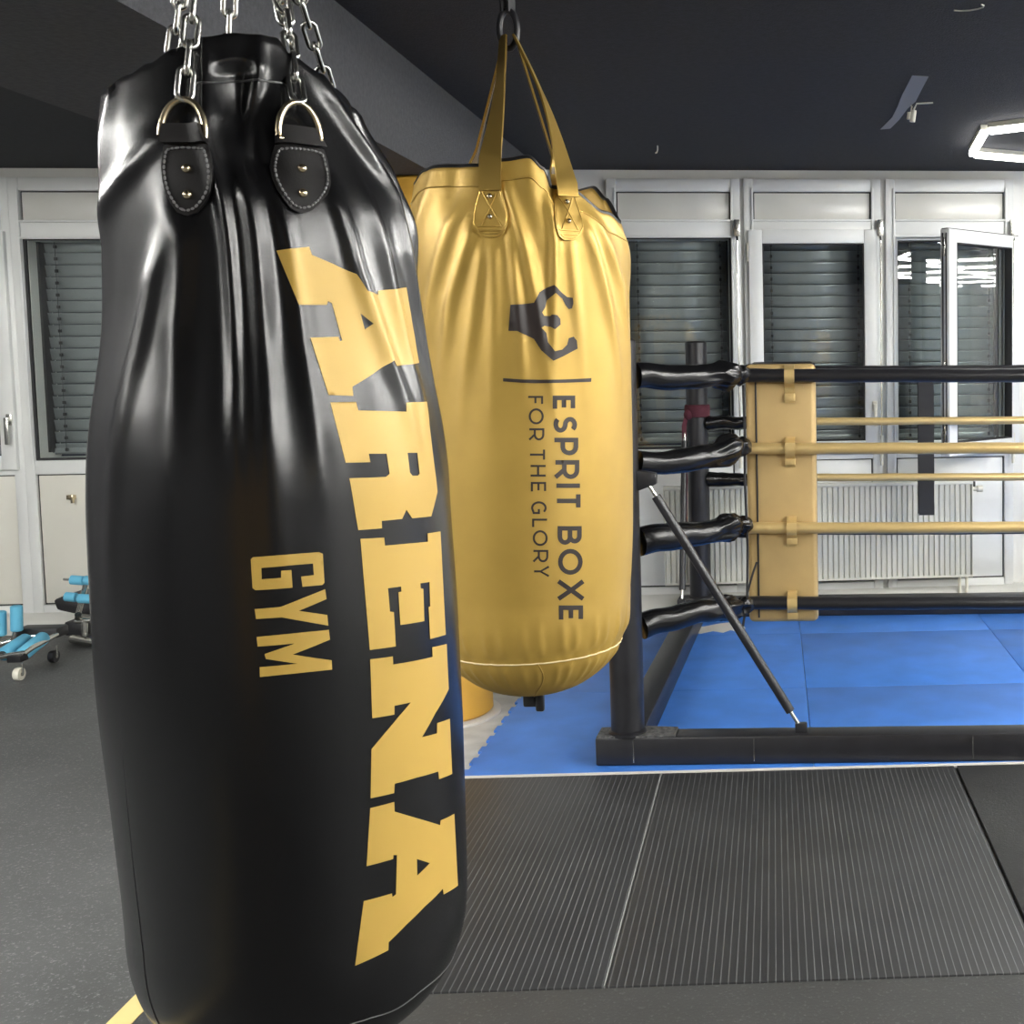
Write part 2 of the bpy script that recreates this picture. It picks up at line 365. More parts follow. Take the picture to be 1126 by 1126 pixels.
# printed lettering as outlines on the bag surface: (angle in degrees,height in metres)
ARENA_LETTERS = [
  [[(3.84,1.5213),(15.36,1.5269),(16.14,1.5182),(24.3,1.5088),(31.78,1.4989),(35.25,1.4805),(42.3,1.4772),(43.15,1.4823),(63.27,1.4892),(64.84,1.4592),(65.68,1.4288),(64.9,1.3982),(45.06,1.3952),(44.14,1.4016),(35.29,1.3869),(26.15,1.3727),(25.97,1.3624),(17.51,1.3644),(15.37,1.3959),(13.02,1.4272),(23.37,1.4285),(23.75,1.4236),(24.6,1.4244),(22.01,1.4656),(20.6,1.4679),(20.05,1.4638),(9.73,1.463),(6.78,1.4922)],[(32.9,1.4553),(37.13,1.4436),(34.17,1.4369)]],
  [[(17.83,1.3561),(26.77,1.3555),(27.18,1.3461),(36.58,1.344),(46.67,1.3417),(47.1,1.3522),(63.16,1.3513),(61.33,1.3243),(61.17,1.2969),(60.75,1.2696),(61.04,1.242),(55.03,1.2149),(44.25,1.2176),(41.87,1.2288),(39.69,1.219),(31.54,1.2204),(31.45,1.2119),(23.2,1.2135),(22.27,1.2428),(21.49,1.2719),(34.42,1.2694),(36.01,1.2725),(35.84,1.2955),(29.06,1.2972),(29.25,1.2877),(20.84,1.2892),(19.86,1.3116),(18.85,1.3339)],[(45.15,1.294),(49.76,1.2928),(49.97,1.2679),(48.82,1.266),(46.15,1.2669),(45.06,1.2711)]],
  [[(23.7,1.2035),(32.0,1.2012),(32.13,1.1919),(40.82,1.1897),(51.71,1.1861),(51.91,1.1961),(61.14,1.1936),(60.72,1.1684),(60.29,1.1432),(59.94,1.118),(59.7,1.0926),(59.61,1.067),(49.29,1.0705),(49.47,1.1091),(50.37,1.1092),(50.95,1.1381),(46.03,1.1397),(45.99,1.134),(47.29,1.1323),(46.73,1.0941),(35.91,1.0977),(36.0,1.136),(37.22,1.136),(37.2,1.1417),(32.12,1.1429),(32.26,1.116),(33.71,1.1143),(33.66,1.0745),(24.42,1.0772),(24.23,1.1027),(24.07,1.128),(23.94,1.1532),(23.83,1.1784)]],
  [[(24.36,1.0666),(32.35,1.0639),(32.31,1.0545),(50.13,1.0482),(50.22,1.0599),(60.01,1.0553),(60.0,1.0271),(59.93,0.9989),(50.09,0.9794),(42.57,0.9582),(50.38,0.9542),(50.78,0.9664),(59.65,0.962),(59.61,0.9271),(59.77,0.8919),(50.5,0.8971),(50.19,0.907),(39.18,0.9128),(30.36,0.9156),(29.94,0.9049),(21.69,0.9075),(22.31,0.9359),(22.98,0.9641),(27.75,0.9778),(32.85,0.9913),(38.42,1.0043),(31.95,1.0064),(31.75,0.9963),(23.92,0.999),(24.17,1.0329)]],
  [[(21.38,0.8964),(29.84,0.8946),(29.79,0.883),(38.79,0.8638),(50.12,0.8402),(50.55,0.8456),(60.53,0.8402),(60.94,0.8089),(61.41,0.7774),(61.96,0.7456),(50.91,0.7517),(50.45,0.7596),(40.58,0.7526),(32.55,0.7428),(25.48,0.7313),(25.27,0.722),(13.88,0.7181),(15.05,0.7422),(16.3,0.7664),(17.6,0.7906),(27.36,0.7877),(27.49,0.7832),(28.85,0.7847),(29.87,0.8306),(28.55,0.8323),(28.42,0.8278),(19.16,0.8302),(20.27,0.8634)],[(37.85,0.8153),(43.76,0.8019),(37.71,0.7952)]],
]
GYM_LETTERS = [
  [[(-8.31,1.1919),(-7.7,1.194),(-1.63,1.1946),(4.48,1.1945),(10.77,1.1941),(11.86,1.1918),(11.78,1.16),(11.14,1.1577),(5.43,1.1581),(5.23,1.1694),(8.88,1.1695),(8.86,1.1823),(1.57,1.1826),(-5.54,1.182),(-5.62,1.1699),(-0.32,1.17),(-0.19,1.1777),(2.66,1.1775),(2.65,1.1582),(-7.5,1.1585),(-8.3,1.1609)]],
  [[(-8.09,1.1383),(-1.02,1.1385),(5.32,1.1458),(11.86,1.1528),(12.06,1.1417),(4.04,1.1324),(11.97,1.1242),(12.1,1.1123),(5.55,1.12),(-0.81,1.1271),(-7.87,1.1275)]],
  [[(-7.96,1.1082),(-1.37,1.1086),(5.3,1.1084),(12.19,1.1076),(12.34,1.0966),(1.61,1.0855),(12.47,1.0735),(12.43,1.0631),(5.54,1.0642),(-1.13,1.0647),(-7.72,1.0645),(-7.62,1.0753),(2.79,1.0749),(-5.8,1.0836),(-6.1,1.089),(2.35,1.0973),(-7.85,1.0977)]],
]
CREST_SHAPES = [
  [[(-6.65,1.4936),(-1.14,1.4943),(4.65,1.4969),(7.59,1.5146),(11.42,1.5226),(14.52,1.5269),(18.29,1.5166),(21.84,1.5074),(24.59,1.5061),(24.77,1.4964),(24.14,1.4881),(22.52,1.4867),(20.86,1.4935),(19.17,1.5044),(15.18,1.5134),(11.18,1.5013),(10.23,1.489),(8.48,1.4806),(9.44,1.475),(12.42,1.4745),(13.15,1.4772),(15.95,1.4761),(17.73,1.47),(17.84,1.4604),(14.41,1.452),(12.58,1.4561),(9.4,1.458),(7.9,1.4547),(10.28,1.446),(10.95,1.4301),(13.05,1.4205),(14.21,1.4149),(18.39,1.4176),(21.11,1.4259),(22.08,1.437),(24.69,1.4397),(26.31,1.4328),(26.7,1.4189),(18.3,1.4052),(13.32,1.3985),(7.53,1.4165),(4.17,1.4358),(0.28,1.4427),(-3.94,1.4495),(-8.12,1.4497)]],
  [[(-11.52,1.3702),(-2.35,1.3676),(6.39,1.3666),(19.73,1.3663),(34.88,1.3675),(34.61,1.361),(19.68,1.3605),(6.34,1.3605),(-2.4,1.3619),(-11.57,1.3645)]],
]
BOLD_LINE = [[[(12.6,1.3313),(24.84,1.33),(24.89,1.3379),(12.62,1.3391)]],[[(12.61,1.3352),(12.56,1.3164),(14.91,1.3162),(14.98,1.3349)]],[[(17.43,1.3347),(17.32,1.3181),(19.78,1.3179),(19.9,1.3344)]],[[(22.32,1.3342),(22.19,1.3163),(24.74,1.316),(24.86,1.3339)]],[[(24.02,1.2772),(24.83,1.2798),(25.42,1.2838),(25.59,1.2882),(25.32,1.2925),(24.64,1.2965),(23.6,1.2995),(22.3,1.3012),(20.92,1.3012),(19.66,1.2996),(18.68,1.2966),(18.06,1.2928),(17.86,1.289),(17.72,1.2866),(17.43,1.2846),(17.06,1.2834),(16.69,1.2828),(16.35,1.2828),(16.0,1.2833),(15.65,1.2845),(15.37,1.2864),(15.25,1.2888),(15.32,1.2912),(15.57,1.2932),(16.07,1.2951),(14.22,1.3003),(13.51,1.2974),(13.0,1.2932),(12.87,1.2886),(13.1,1.2841),(13.69,1.28),(14.64,1.2768),(15.88,1.275),(17.24,1.275),(18.49,1.2768),(19.46,1.28),(20.07,1.284),(20.27,1.2875),(20.41,1.2901),(20.68,1.2917),(21.04,1.2928),(21.44,1.2933),(21.84,1.2933),(22.23,1.2928),(22.6,1.2917),(22.87,1.2901),(22.99,1.2881),(22.91,1.2861),(22.66,1.2844),(22.15,1.2827)]],[[(13.1,1.2587),(26.02,1.2566),(26.09,1.2645),(13.15,1.2666)]],[[(23.47,1.261),(23.39,1.2497),(23.38,1.2489),(23.24,1.2468),(22.92,1.2452),(22.4,1.2439),(21.72,1.2431),(20.95,1.2429),(20.2,1.2433),(19.54,1.2444),(19.06,1.2459),(18.77,1.2476),(18.67,1.2498),(18.76,1.2618),(16.35,1.2622),(16.25,1.2495),(16.45,1.2453),(17.11,1.2412),(18.15,1.238),(19.45,1.2358),(20.9,1.2349),(22.38,1.2353),(23.76,1.2369),(24.9,1.2398),(25.68,1.2436),(25.96,1.2478),(25.97,1.2492),(26.06,1.2606)]],[[(13.39,1.2201),(26.41,1.2174),(26.45,1.2254),(13.44,1.2279)]],[[(23.83,1.222),(23.76,1.209),(23.76,1.2088),(23.61,1.2061),(23.26,1.2041),(22.74,1.2025),(22.1,1.2016),(21.42,1.2014),(20.74,1.2019),(20.13,1.2031),(19.64,1.2049),(19.33,1.2071),(19.21,1.2098),(19.29,1.2229),(16.86,1.2234),(16.78,1.2097),(16.96,1.2052),(17.58,1.2007),(18.59,1.197),(19.89,1.1945),(21.37,1.1934),(22.88,1.1938),(24.27,1.1957),(25.38,1.199),(26.1,1.2032),(26.35,1.2076),(26.36,1.2084),(26.43,1.2214)]],[[(17.23,1.2135),(12.53,1.2015),(14.0,1.1952),(18.76,1.2071)]],[[(13.61,1.1796),(26.55,1.1765),(26.59,1.1844),(13.66,1.1875)]],[[(13.76,1.1531),(25.43,1.1501),(25.47,1.158),(13.81,1.161)]],[[(24.21,1.166),(24.09,1.1429),(26.72,1.1421),(26.83,1.1653)]],[[(13.92,1.1052),(27.21,1.1011),(27.24,1.1091),(13.96,1.1132)]],[[(24.56,1.106),(24.51,1.0935),(24.51,1.0925),(24.41,1.0906),(24.2,1.0893),(23.88,1.0883),(23.51,1.0878),(23.13,1.0878),(22.75,1.0881),(22.39,1.0888),(22.09,1.09),(21.88,1.0915),(21.8,1.0934),(21.86,1.1069),(19.34,1.1077),(19.28,1.0937),(19.43,1.09),(19.94,1.0862),(20.77,1.083),(21.86,1.0807),(23.11,1.0796),(24.38,1.0798),(25.52,1.0814),(26.42,1.084),(26.99,1.0874),(27.17,1.091),(27.18,1.0925),(27.22,1.1051)]],[[(19.34,1.1077),(19.29,1.0952),(19.28,1.093),(19.17,1.0908),(18.92,1.0892),(18.57,1.088),(18.16,1.0874),(17.74,1.0873),(17.33,1.0876),(16.93,1.0885),(16.59,1.0899),(16.36,1.0916),(16.28,1.0939),(16.35,1.1085),(13.94,1.1092),(13.86,1.094),(14.01,1.0901),(14.51,1.0861),(15.35,1.0827),(16.45,1.0803),(17.71,1.0791),(19.0,1.0795),(20.14,1.0812),(21.04,1.0841),(21.61,1.0877),(21.8,1.0916),(21.81,1.0944),(21.86,1.1069)]],[[(27.76,1.0453),(27.58,1.0402),(27.04,1.0355),(26.17,1.0315),(25.03,1.0283),(23.66,1.0261),(22.17,1.025),(20.61,1.025),(19.07,1.0261),(17.63,1.0284),(16.36,1.0316),(15.31,1.0355),(14.53,1.0401),(14.05,1.0451),(13.9,1.0503),(14.08,1.0553),(14.58,1.06),(15.37,1.0641),(16.42,1.0674),(17.69,1.0697),(19.12,1.071),(20.63,1.071),(22.16,1.0699),(23.64,1.0677),(24.99,1.0644),(26.13,1.0603),(27.01,1.0556),(27.56,1.0505)],[(25.04,1.0464),(24.93,1.0431),(24.6,1.04),(24.06,1.0374),(23.35,1.0353),(22.51,1.0338),(21.58,1.0331),(20.6,1.0331),(19.63,1.0338),(18.72,1.0353),(17.92,1.0373),(17.25,1.0399),(16.75,1.0429),(16.44,1.0462),(16.34,1.0495),(16.46,1.0528),(16.77,1.0558),(17.28,1.0585),(17.95,1.0606),(18.76,1.0621),(19.66,1.0629),(20.62,1.063),(21.58,1.0623),(22.51,1.0608),(23.35,1.0587),(24.05,1.0561),(24.59,1.0531),(24.92,1.0498)]],[[(13.33,1.0128),(27.46,0.9754),(29.1,0.9813),(14.77,1.0189)]],[[(27.3,1.014),(13.26,0.9879),(14.69,0.9808),(28.97,1.0066)]],[[(14.05,0.9646),(28.2,0.9585),(28.27,0.9667),(14.12,0.9727)]],[[(14.09,0.9686),(13.93,0.9473),(16.46,0.9464),(16.62,0.9677)]],[[(19.62,0.9665),(19.5,0.9477),(22.15,0.9465),(22.26,0.9654)]],[[(25.42,0.964),(25.3,0.9435),(28.19,0.942),(28.23,0.9626)]]]
THIN_LINE = [[[(0.55,1.3359),(7.95,1.3353),(7.97,1.3389),(0.58,1.3394)]],[[(3.61,1.3374),(3.54,1.3267),(4.57,1.3266),(4.65,1.3374)]],[[(6.92,1.3372),(6.84,1.3252),(7.89,1.3252),(7.96,1.3371)]],[[(8.03,1.3039),(7.91,1.3009),(7.61,1.298),(7.15,1.2954),(6.54,1.2933),(5.82,1.2918),(5.03,1.2908),(4.2,1.2906),(3.38,1.291),(2.61,1.2921),(1.92,1.2938),(1.35,1.296),(0.93,1.2986),(0.68,1.3015),(0.61,1.3046),(0.72,1.3076),(1.01,1.3104),(1.47,1.313),(2.07,1.3151),(2.78,1.3167),(3.57,1.3176),(4.4,1.3179),(5.22,1.3175),(6.0,1.3164),(6.69,1.3147),(7.27,1.3125),(7.7,1.3099),(7.95,1.3069)],[(6.98,1.304),(6.9,1.3017),(6.68,1.2996),(6.35,1.2977),(5.91,1.2962),(5.4,1.295),(4.82,1.2943),(4.23,1.2941),(3.64,1.2945),(3.08,1.2952),(2.58,1.2965),(2.17,1.2981),(1.87,1.3001),(1.69,1.3022),(1.64,1.3045),(1.72,1.3067),(1.93,1.3088),(2.26,1.3107),(2.69,1.3123),(3.21,1.3134),(3.78,1.3141),(4.37,1.3143),(4.96,1.314),(5.52,1.3132),(6.02,1.312),(6.44,1.3103),(6.74,1.3084),(6.93,1.3062)]],[[(0.74,1.2806),(8.18,1.2799),(8.21,1.2835),(0.77,1.2842)]],[[(7.14,1.2818),(7.08,1.2729),(7.08,1.2727),(6.98,1.2706),(6.73,1.2689),(6.36,1.2676),(5.91,1.2668),(5.44,1.2665),(4.96,1.2669),(4.53,1.2678),(4.18,1.2692),(3.96,1.2709),(3.89,1.273),(3.95,1.2821),(2.92,1.2822),(2.85,1.2729),(2.95,1.27),(3.3,1.2673),(3.86,1.265),(4.58,1.2635),(5.41,1.2629),(6.24,1.2633),(7.0,1.2647),(7.6,1.2668),(7.98,1.2694),(8.13,1.2723),(8.13,1.2728),(8.19,1.2817)]],[[(3.02,1.2746),(0.28,1.266),(0.98,1.2634),(3.72,1.272)]],[[(0.78,1.2373),(7.71,1.2364),(7.73,1.24),(0.8,1.2409)]],[[(7.25,1.247),(7.14,1.2296),(8.19,1.2295),(8.3,1.2468)]],[[(0.92,1.2178),(8.39,1.2168),(8.41,1.2204),(0.94,1.2214)]],[[(0.8,1.2013),(8.29,1.2002),(8.31,1.2038),(0.83,1.2049)]],[[(4.13,1.2192),(4.02,1.2026),(5.06,1.2025),(5.17,1.2191)]],[[(0.84,1.1886),(8.44,1.1874),(8.46,1.191),(0.86,1.1922)]],[[(0.85,1.1904),(0.75,1.1758),(1.79,1.1757),(1.89,1.1902)]],[[(4.11,1.1899),(4.03,1.1771),(5.07,1.1769),(5.15,1.1898)]],[[(7.4,1.1894),(7.31,1.1755),(8.37,1.1753),(8.45,1.1892)]],[[(7.43,1.1385),(7.96,1.1405),(8.34,1.1431),(8.48,1.1459),(8.37,1.1488),(8.03,1.1516),(7.48,1.154),(6.77,1.1559),(5.93,1.1573),(5.03,1.158),(4.1,1.1582),(3.2,1.1576),(2.37,1.1564),(1.67,1.1547),(1.12,1.1524),(0.78,1.1497),(0.68,1.1469),(0.81,1.144),(1.13,1.1417),(1.55,1.1366),(5.01,1.1361),(5.07,1.1447),(4.02,1.1448),(3.99,1.1399),(2.34,1.1401),(2.11,1.1429),(1.82,1.1451),(1.73,1.1469),(1.8,1.1487),(2.02,1.1504),(2.39,1.152),(2.9,1.1532),(3.51,1.1541),(4.2,1.1545),(4.91,1.1544),(5.6,1.1539),(6.23,1.1528),(6.74,1.1514),(7.12,1.1498),(7.34,1.148),(7.41,1.1462),(7.32,1.1444),(7.07,1.1426),(6.63,1.141)]],[[(1.06,1.1252),(8.55,1.1238),(8.58,1.1274),(1.09,1.1288)]],[[(1.07,1.127),(0.99,1.1142),(2.03,1.1141),(2.12,1.1268)]],[[(8.68,1.0934),(8.57,1.0904),(8.27,1.0875),(7.8,1.085),(7.19,1.083),(6.46,1.0815),(5.65,1.0807),(4.81,1.0805),(3.97,1.081),(3.18,1.0822),(2.48,1.084),(1.9,1.0863),(1.47,1.0889),(1.22,1.0919),(1.14,1.0949),(1.26,1.098),(1.55,1.1008),(2.02,1.1033),(2.62,1.1054),(3.34,1.1069),(4.14,1.1077),(4.98,1.1079),(5.81,1.1074),(6.6,1.1062),(7.31,1.1044),(7.9,1.1021),(8.34,1.0994),(8.6,1.0965)],[(7.61,1.0937),(7.53,1.0914),(7.31,1.0893),(6.98,1.0875),(6.54,1.086),(6.01,1.0849),(5.44,1.0843),(4.83,1.0842),(4.23,1.0846),(3.66,1.0854),(3.16,1.0867),(2.74,1.0884),(2.43,1.0903),(2.25,1.0925),(2.19,1.0948),(2.28,1.097),(2.49,1.0991),(2.82,1.1009),(3.26,1.1024),(3.78,1.1035),(4.35,1.1041),(4.96,1.1043),(5.56,1.1039),(6.12,1.103),(6.63,1.1017),(7.05,1.1001),(7.37,1.0981),(7.55,1.0959)]],[[(1.31,1.0707),(8.89,1.0691),(8.91,1.0727),(1.33,1.0744)]],[[(7.82,1.0712),(7.78,1.0618),(7.78,1.0616),(7.68,1.0594),(7.42,1.0576),(7.05,1.0563),(6.6,1.0555),(6.11,1.0553),(5.63,1.0557),(5.19,1.0567),(4.83,1.0582),(4.6,1.0601),(4.53,1.0623),(4.58,1.0719),(3.52,1.0721),(3.46,1.0623),(3.56,1.0593),(3.92,1.0564),(4.49,1.054),(5.24,1.0523),(6.09,1.0516),(6.95,1.0519),(7.72,1.0532),(8.33,1.0554),(8.72,1.0581),(8.85,1.0611),(8.86,1.0616),(8.9,1.0709)]],[[(3.63,1.0641),(0.84,1.0553),(1.56,1.0526),(4.36,1.0613)]],[[(1.41,1.0348),(4.67,1.0341),(4.68,1.0378),(1.44,1.0385)]],[[(8.78,1.0449),(3.82,1.0361),(8.7,1.025),(9.25,1.028),(5.54,1.0357),(9.3,1.0415)]]]

# ================================================================ THE ROOM
CEIL = 2.43
WA = math.atan(.05); WO = Vector((0, 6.63, 0))
WU = Vector((math.cos(WA), math.sin(WA), 0)); WN = Vector((math.sin(WA), -math.cos(WA), 0))   # along the window wall / into the room
def W(lx, ly, z): return WO+WU*lx+WN*ly+Vector((0, 0, z))
def wall_px(x, y):
    r = ray(x, y); o = Vector((0, 0, EYE)); t = (WO-o).dot(WN)/r.dot(WN); p = o+r*t
    return (p-WO).dot(WU), p.z
def wbox(m, x0, x1, y0, y1, z0, z1): return m.box(x0, x1, y0, y1, z0, z1, T=W)
XL, XR, YB = -5.2, 5.4, -3.4

m = MB(); m.box(XL-.1, XR+.1, YB-.1, 7.1, -.12, -.012); struct(m.build('floor', 'rubber'))
m = MB(); m.box(XL-.1, XR+.1, YB-.1, 7.1, CEIL, CEIL+.1); struct(m.build('ceiling', 'ceiling'))
m = MB(); m.box(-1.90, -1.235, YB, 6.54, 2.09, CEIL); struct(m.build('trim_beam', 'beam'))
m = MB(); m.box(XL-.1, XL, YB, 7.0, -.12, CEIL); struct(m.build('wall_left', 'room_left'))
m = MB(); m.box(XR, XR+.1, YB, 7.0, -.12, CEIL); struct(m.build('wall_right', 'room_wall'))
m = MB(); m.box(XL-.1, XR+.1, YB-.1, YB, -.12, CEIL); struct(m.build('wall_rear', 'room_rear'))
# strip of pale concrete left bare between column, mats and window wall
m = MB(); m.box(-1.44, XR, 3.935, 6.45, -.05, -.0095); struct(m.build('trim_concrete', 'concrete'))

# ---------------------------------------------------------------- window wall
Z0, Z1 = .905, 2.055
def ux(px): return wall_px(px, 230)[0]
units = [dict(a=ux(-128), b=ux(2), sash=True), dict(a=ux(25), b=ux(150)), dict(a=ux(175), b=ux(300)), dict(a=ux(325), b=ux(450)),
         dict(a=ux(678), b=ux(803)), dict(a=ux(828), b=ux(957), sash=True), dict(a=ux(983), b=ux(1103), open=True), dict(a=ux(1150), b=ux(1275))]
m = MB()
lx0, lx1 = -5.3, 5.5
wbox(m, lx0, lx1, -.20, 0, Z1, CEIL); wbox(m, lx0, lx1, -.20, 0, -.12, Z0)
edges = [lx0]
for u in units: edges += [u['a']+.015, u['b']-.015]
edges.append(lx1)
for i in range(0, len(edges), 2): wbox(m, edges[i], edges[i+1], -.20, 0, Z0, Z1)
struct(m.build('wall_back', 'plaster'))

def frame_rect(m, a, b, z0, z1, w, y0, y1):
    wbox(m, a, a+w, y0, y1, z0, z1); wbox(m, b-w, b, y0, y1, z0, z1)
    wbox(m, a+w, b-w, y0, y1, z1-w, z1); wbox(m, a+w, b-w, y0, y1, z0, z0+w)
for i, u in enumerate(units):
    a, b = u['a'], u['b']; left = i < 4
    win = bpy.data.objects.new('window_%d' % (i+1), None); COL.objects.link(win); win.location = W((a+b)/2, 0, 0); struct(win)
    m = MB(); e = .052
    wbox(m, a-e, a, 0, .035, 0, 2.378); wbox(m, b, b+e, 0, .035, 0, 2.378)                # stiles
    wbox(m, a, b, 0, .034, 2.31, 2.378); wbox(m, a, b, 0, .034, Z1+.012, 2.146)            # top and transom rails
    wbox(m, a, b, 0, .034, .825, Z0-.006); wbox(m, a, b, 0, .034, -.01, .125)
    wbox(m, a-.012, a, .035, .045, Z0-.02, 2.33); wbox(m, b, b+.012, .035, .045, Z0-.02, 2.33)   # glazing bead lip
    wbox(m, a-.012, b+.012, .034, .044, 2.146, 2.158); wbox(m, a-.012, b+.012, .034, .044, Z1+.004, Z1+.016)
    m.build('frame', 'white_frame', win, bevel=.003)
    m = MB(); wbox(m, a, b, .0, .010, 2.146, 2.31); wbox(m, a, b, .0, .010, .12, .83)
    m.build('panel_gasket', 'gasket', win)
    m = MB(); wbox(m, a+.007, b-.007, .0, .016, 2.153, 2.303); m.build('transom_panel', 'transom', win, bevel=.002)
    m = MB(); wbox(m, a+.008, b-.008, .0, .018, .133, .818); m.build('spandrel_panel', 'panel_cream' if left else 'white_frame', win, bevel=.002)
    if u.get('sash'):
        m = MB(); frame_rect(m, a-.03, b+.03, Z0-.05, Z1+.045, .075, .03, .062); m.build('sash_frame', 'white_frame', win, bevel=.004)
        m = MB(); frame_rect(m, a+.04, b-.04, Z0+.02, Z1-.025, .012, .028, .05); m.build('glass_gasket', 'gasket', win)
        m = MB(); wbox(m, a+.05, b-.05, .036, .040, Z0+.03, Z1-.035); m.build('pane', 'glass', win)
        m = MB()
        hx = b+.008; hz = 1.12
        wbox(m, hx-.014, hx+.014, .062, .072, hz-.03, hz+.03); wbox(m, hx-.009, hx+.009, .072, .096, hz-.01, hz+.012); wbox(m, hx-.010, hx+.010, .088, .102, hz-.11 if i else hz-.13, hz+.012)
        m.build('handle', 'white_plastic' if i else 'chrome', win, bevel=.003)
        m = MB(); m.tube([W(a-.034, .05, 1.93), W(a-.034, .05, 2.03)], .008, 10); m.build('hinge', 'white_plastic', win)
    elif u.get('open'):
        m = MB(); frame_rect(m, a-.002, b+.002, Z0-.006, Z1+.012, .02, -.07, .0); m.build('rebate_frame', 'white_frame', win, bevel=.002)
        m = MB(); frame_rect(m, a+.016, b-.016, Z0+.012, Z1-.006, .010, -.062, -.03); m.build('glass_gasket', 'gasket', win)
        m = MB(); wbox(m, a+.02, b-.02, -.052, -.048, Z0+.016, Z1-.01); m.build('pane', 'glass', win)
    else:
        m = MB(); frame_rect(m, a, b, Z0-.006, Z1+.012, .012, .0, .018); m.build('glass_gasket', 'gasket', win)
        m = MB(); wbox(m, a+.008, b-.008, .004, .008, Z0, Z1); m.build('pane', 'glass', win)
    if left or i == 6:                                      # small catch on the lower panel
        kx, kz = wall_px(82, 546) if left else wall_px(1067, 531)
        kx = kx if i == 1 else (a+.13 if left else kx)
        m = MB(); wbox(m, kx-.022, kx+.018, .018, .04, kz-.012, kz+.012); wbox(m, kx+.006, kx+.018, .035, .055, kz-.03, kz+.014)
        m.build('latch', 'brass' if left else 'black_steel', win, bevel=.002)
    u['obj'] = win

# the open casement of the seventh window, hinged on its right
win = units[6]['obj']
H = W(wall_px(1119, 230)[0], .045, 0); fe = Vector((1043.6-850, 0, 0)); 
r = ray(1044, 330); k = None
best = None
for j in range(2000):
    Y = 5.9+j*.0004; p = Vector((r.x/r.y*Y, Y, 0)); d = abs((p-H).length-.64)
    if best is None or d < best[0]: best = (d, p)
F_ = best[1]; SU = (H-F_).normalized(); SN = Vector((-SU.y, SU.x, 0)) if Vector((-SU.y, SU.x, 0)).dot(Vector((0, 0, 0))-F_) < 0 else Vector((SU.y, -SU.x, 0))
LW = (H-F_).length
SN = -SN if SN.dot(Vector((0, 0, 0))-F_) < 0 else SN
def S(x, y, z): return F_+SU*x+SN*y+Vector((0, 0, z))
zb, zt, w = Z0-.04, 2.062, .068
m = MB()
for (x0, x1, z0, z1) in ((0, w, zb, zt), (LW-w, LW, zb, zt), (w, LW-w, zt-w, zt), (w, LW-w, zb, zb+w)): m.box(x0, x1, -.06, 0, z0, z1, T=S)
m.build('casement_frame', 'white_frame', win, bevel=.004)
m = MB()
for (x0, x1, z0, z1) in ((w, w+.007, zb+w, zt-w), (LW-w-.007, LW-w, zb+w, zt-w), (w, LW-w, zt-w-.007, zt-w), (w, LW-w, zb+w, zb+w+.007)): m.box(x0, x1, -.05, -.002, z0, z1, T=S)
m.box(-.004, 0, -.045, -.038, zb+.02, zt-.02, T=S); m.box(-.004, 0, -.022, -.016, zb+.02, zt-.02, T=S); m.box(0, LW, -.05, -.01, zt, zt+.005, T=S)
m.build('casement_gasket', 'gasket', win)
m = MB(); m.box(w, LW-w, -.034, -.030, zb+w, zt-w, T=S); m.build('casement_pane', 'glass', win)
m = MB()
for z in (1.97, 1.32, .99): m.box(-.010, 0, -.036, -.024, z-.05, z+.05, T=S); m.box(-.014, 0, -.040, -.018, z-.012, z+.012, T=S)
m.build('lock_fittings', 'chrome', win, bevel=.002)

# exterior venetian blinds behind each pane
def blind(i, a, b, z0, z1, label):
    t = thing('venetian_blind', label, 'blind', W((a+b)/2, -.13, z0), 'blinds behind the windows')
    m = MB(); pitch = .0638; n = int((z1-z0)/pitch)+1
    for k in range(n):
        z = z1-.02-k*pitch
        pr = [(-.015, -.0315), (-.009, -.028), (-.003, -.010), (.002, .008), (.006, .021), (.009, .0295)]      # closed curved slat
        lo = [W(a, -.13+y*.8, z+h) for y, h in pr]; hi = [W(b, -.13+y*.8, z+h) for y, h in pr]
        vs = lo+hi; c = len(pr)
        m.add(vs, [(q, q+1, c+q+1, c+q) for q in range(c-1)])
    o = m.build('slats', 'slat', t)
    md = o.modifiers.new('thick', 'SOLIDIFY'); md.thickness = .0012; md.offset = 0
    for x in (a+.012, b-.012):
        m = MB(); wbox(m, x-.020, x+.020, -.165, -.075, z0, z1); m.build('guide_rail', 'gasket', t)
    for x in (a+.105, b-.065):
        m = MB(); m.tube([W(x, -.090, z0), W(x, -.090, z1)], .0016, 6)
        for k in range(n): z = z1-.02-k*pitch; wbox(m, x-.006, x+.006, -.1, -.086, z-.012, z+.004)
        m.build('lift_tape', 'slat_cord', t)
    m = MB(); wbox(m, a, b, -.155, -.115, z0-.006, z0+.02); m.build('bottom_rail', 'slat', t, bevel=.003)
bl = ['grey slatted blind behind the leftmost window pane', 'grey slatted blind behind the window left of the black bag', 'grey slatted blind in the window hidden by the black bag',
      'grey slatted blind in the window between beam and black bag', 'dark slatted blind directly right of the gold bag', 'dark slatted blind behind the pale window leaf over the corner pad',
      'slatted blind with bright light streaks beside the open casement', 'slatted blind beyond the open casement at far right']
for i, u in enumerate(units): blind(i, u['a']-.005, u['b']+.005, Z0+.03, Z1, bl[i])

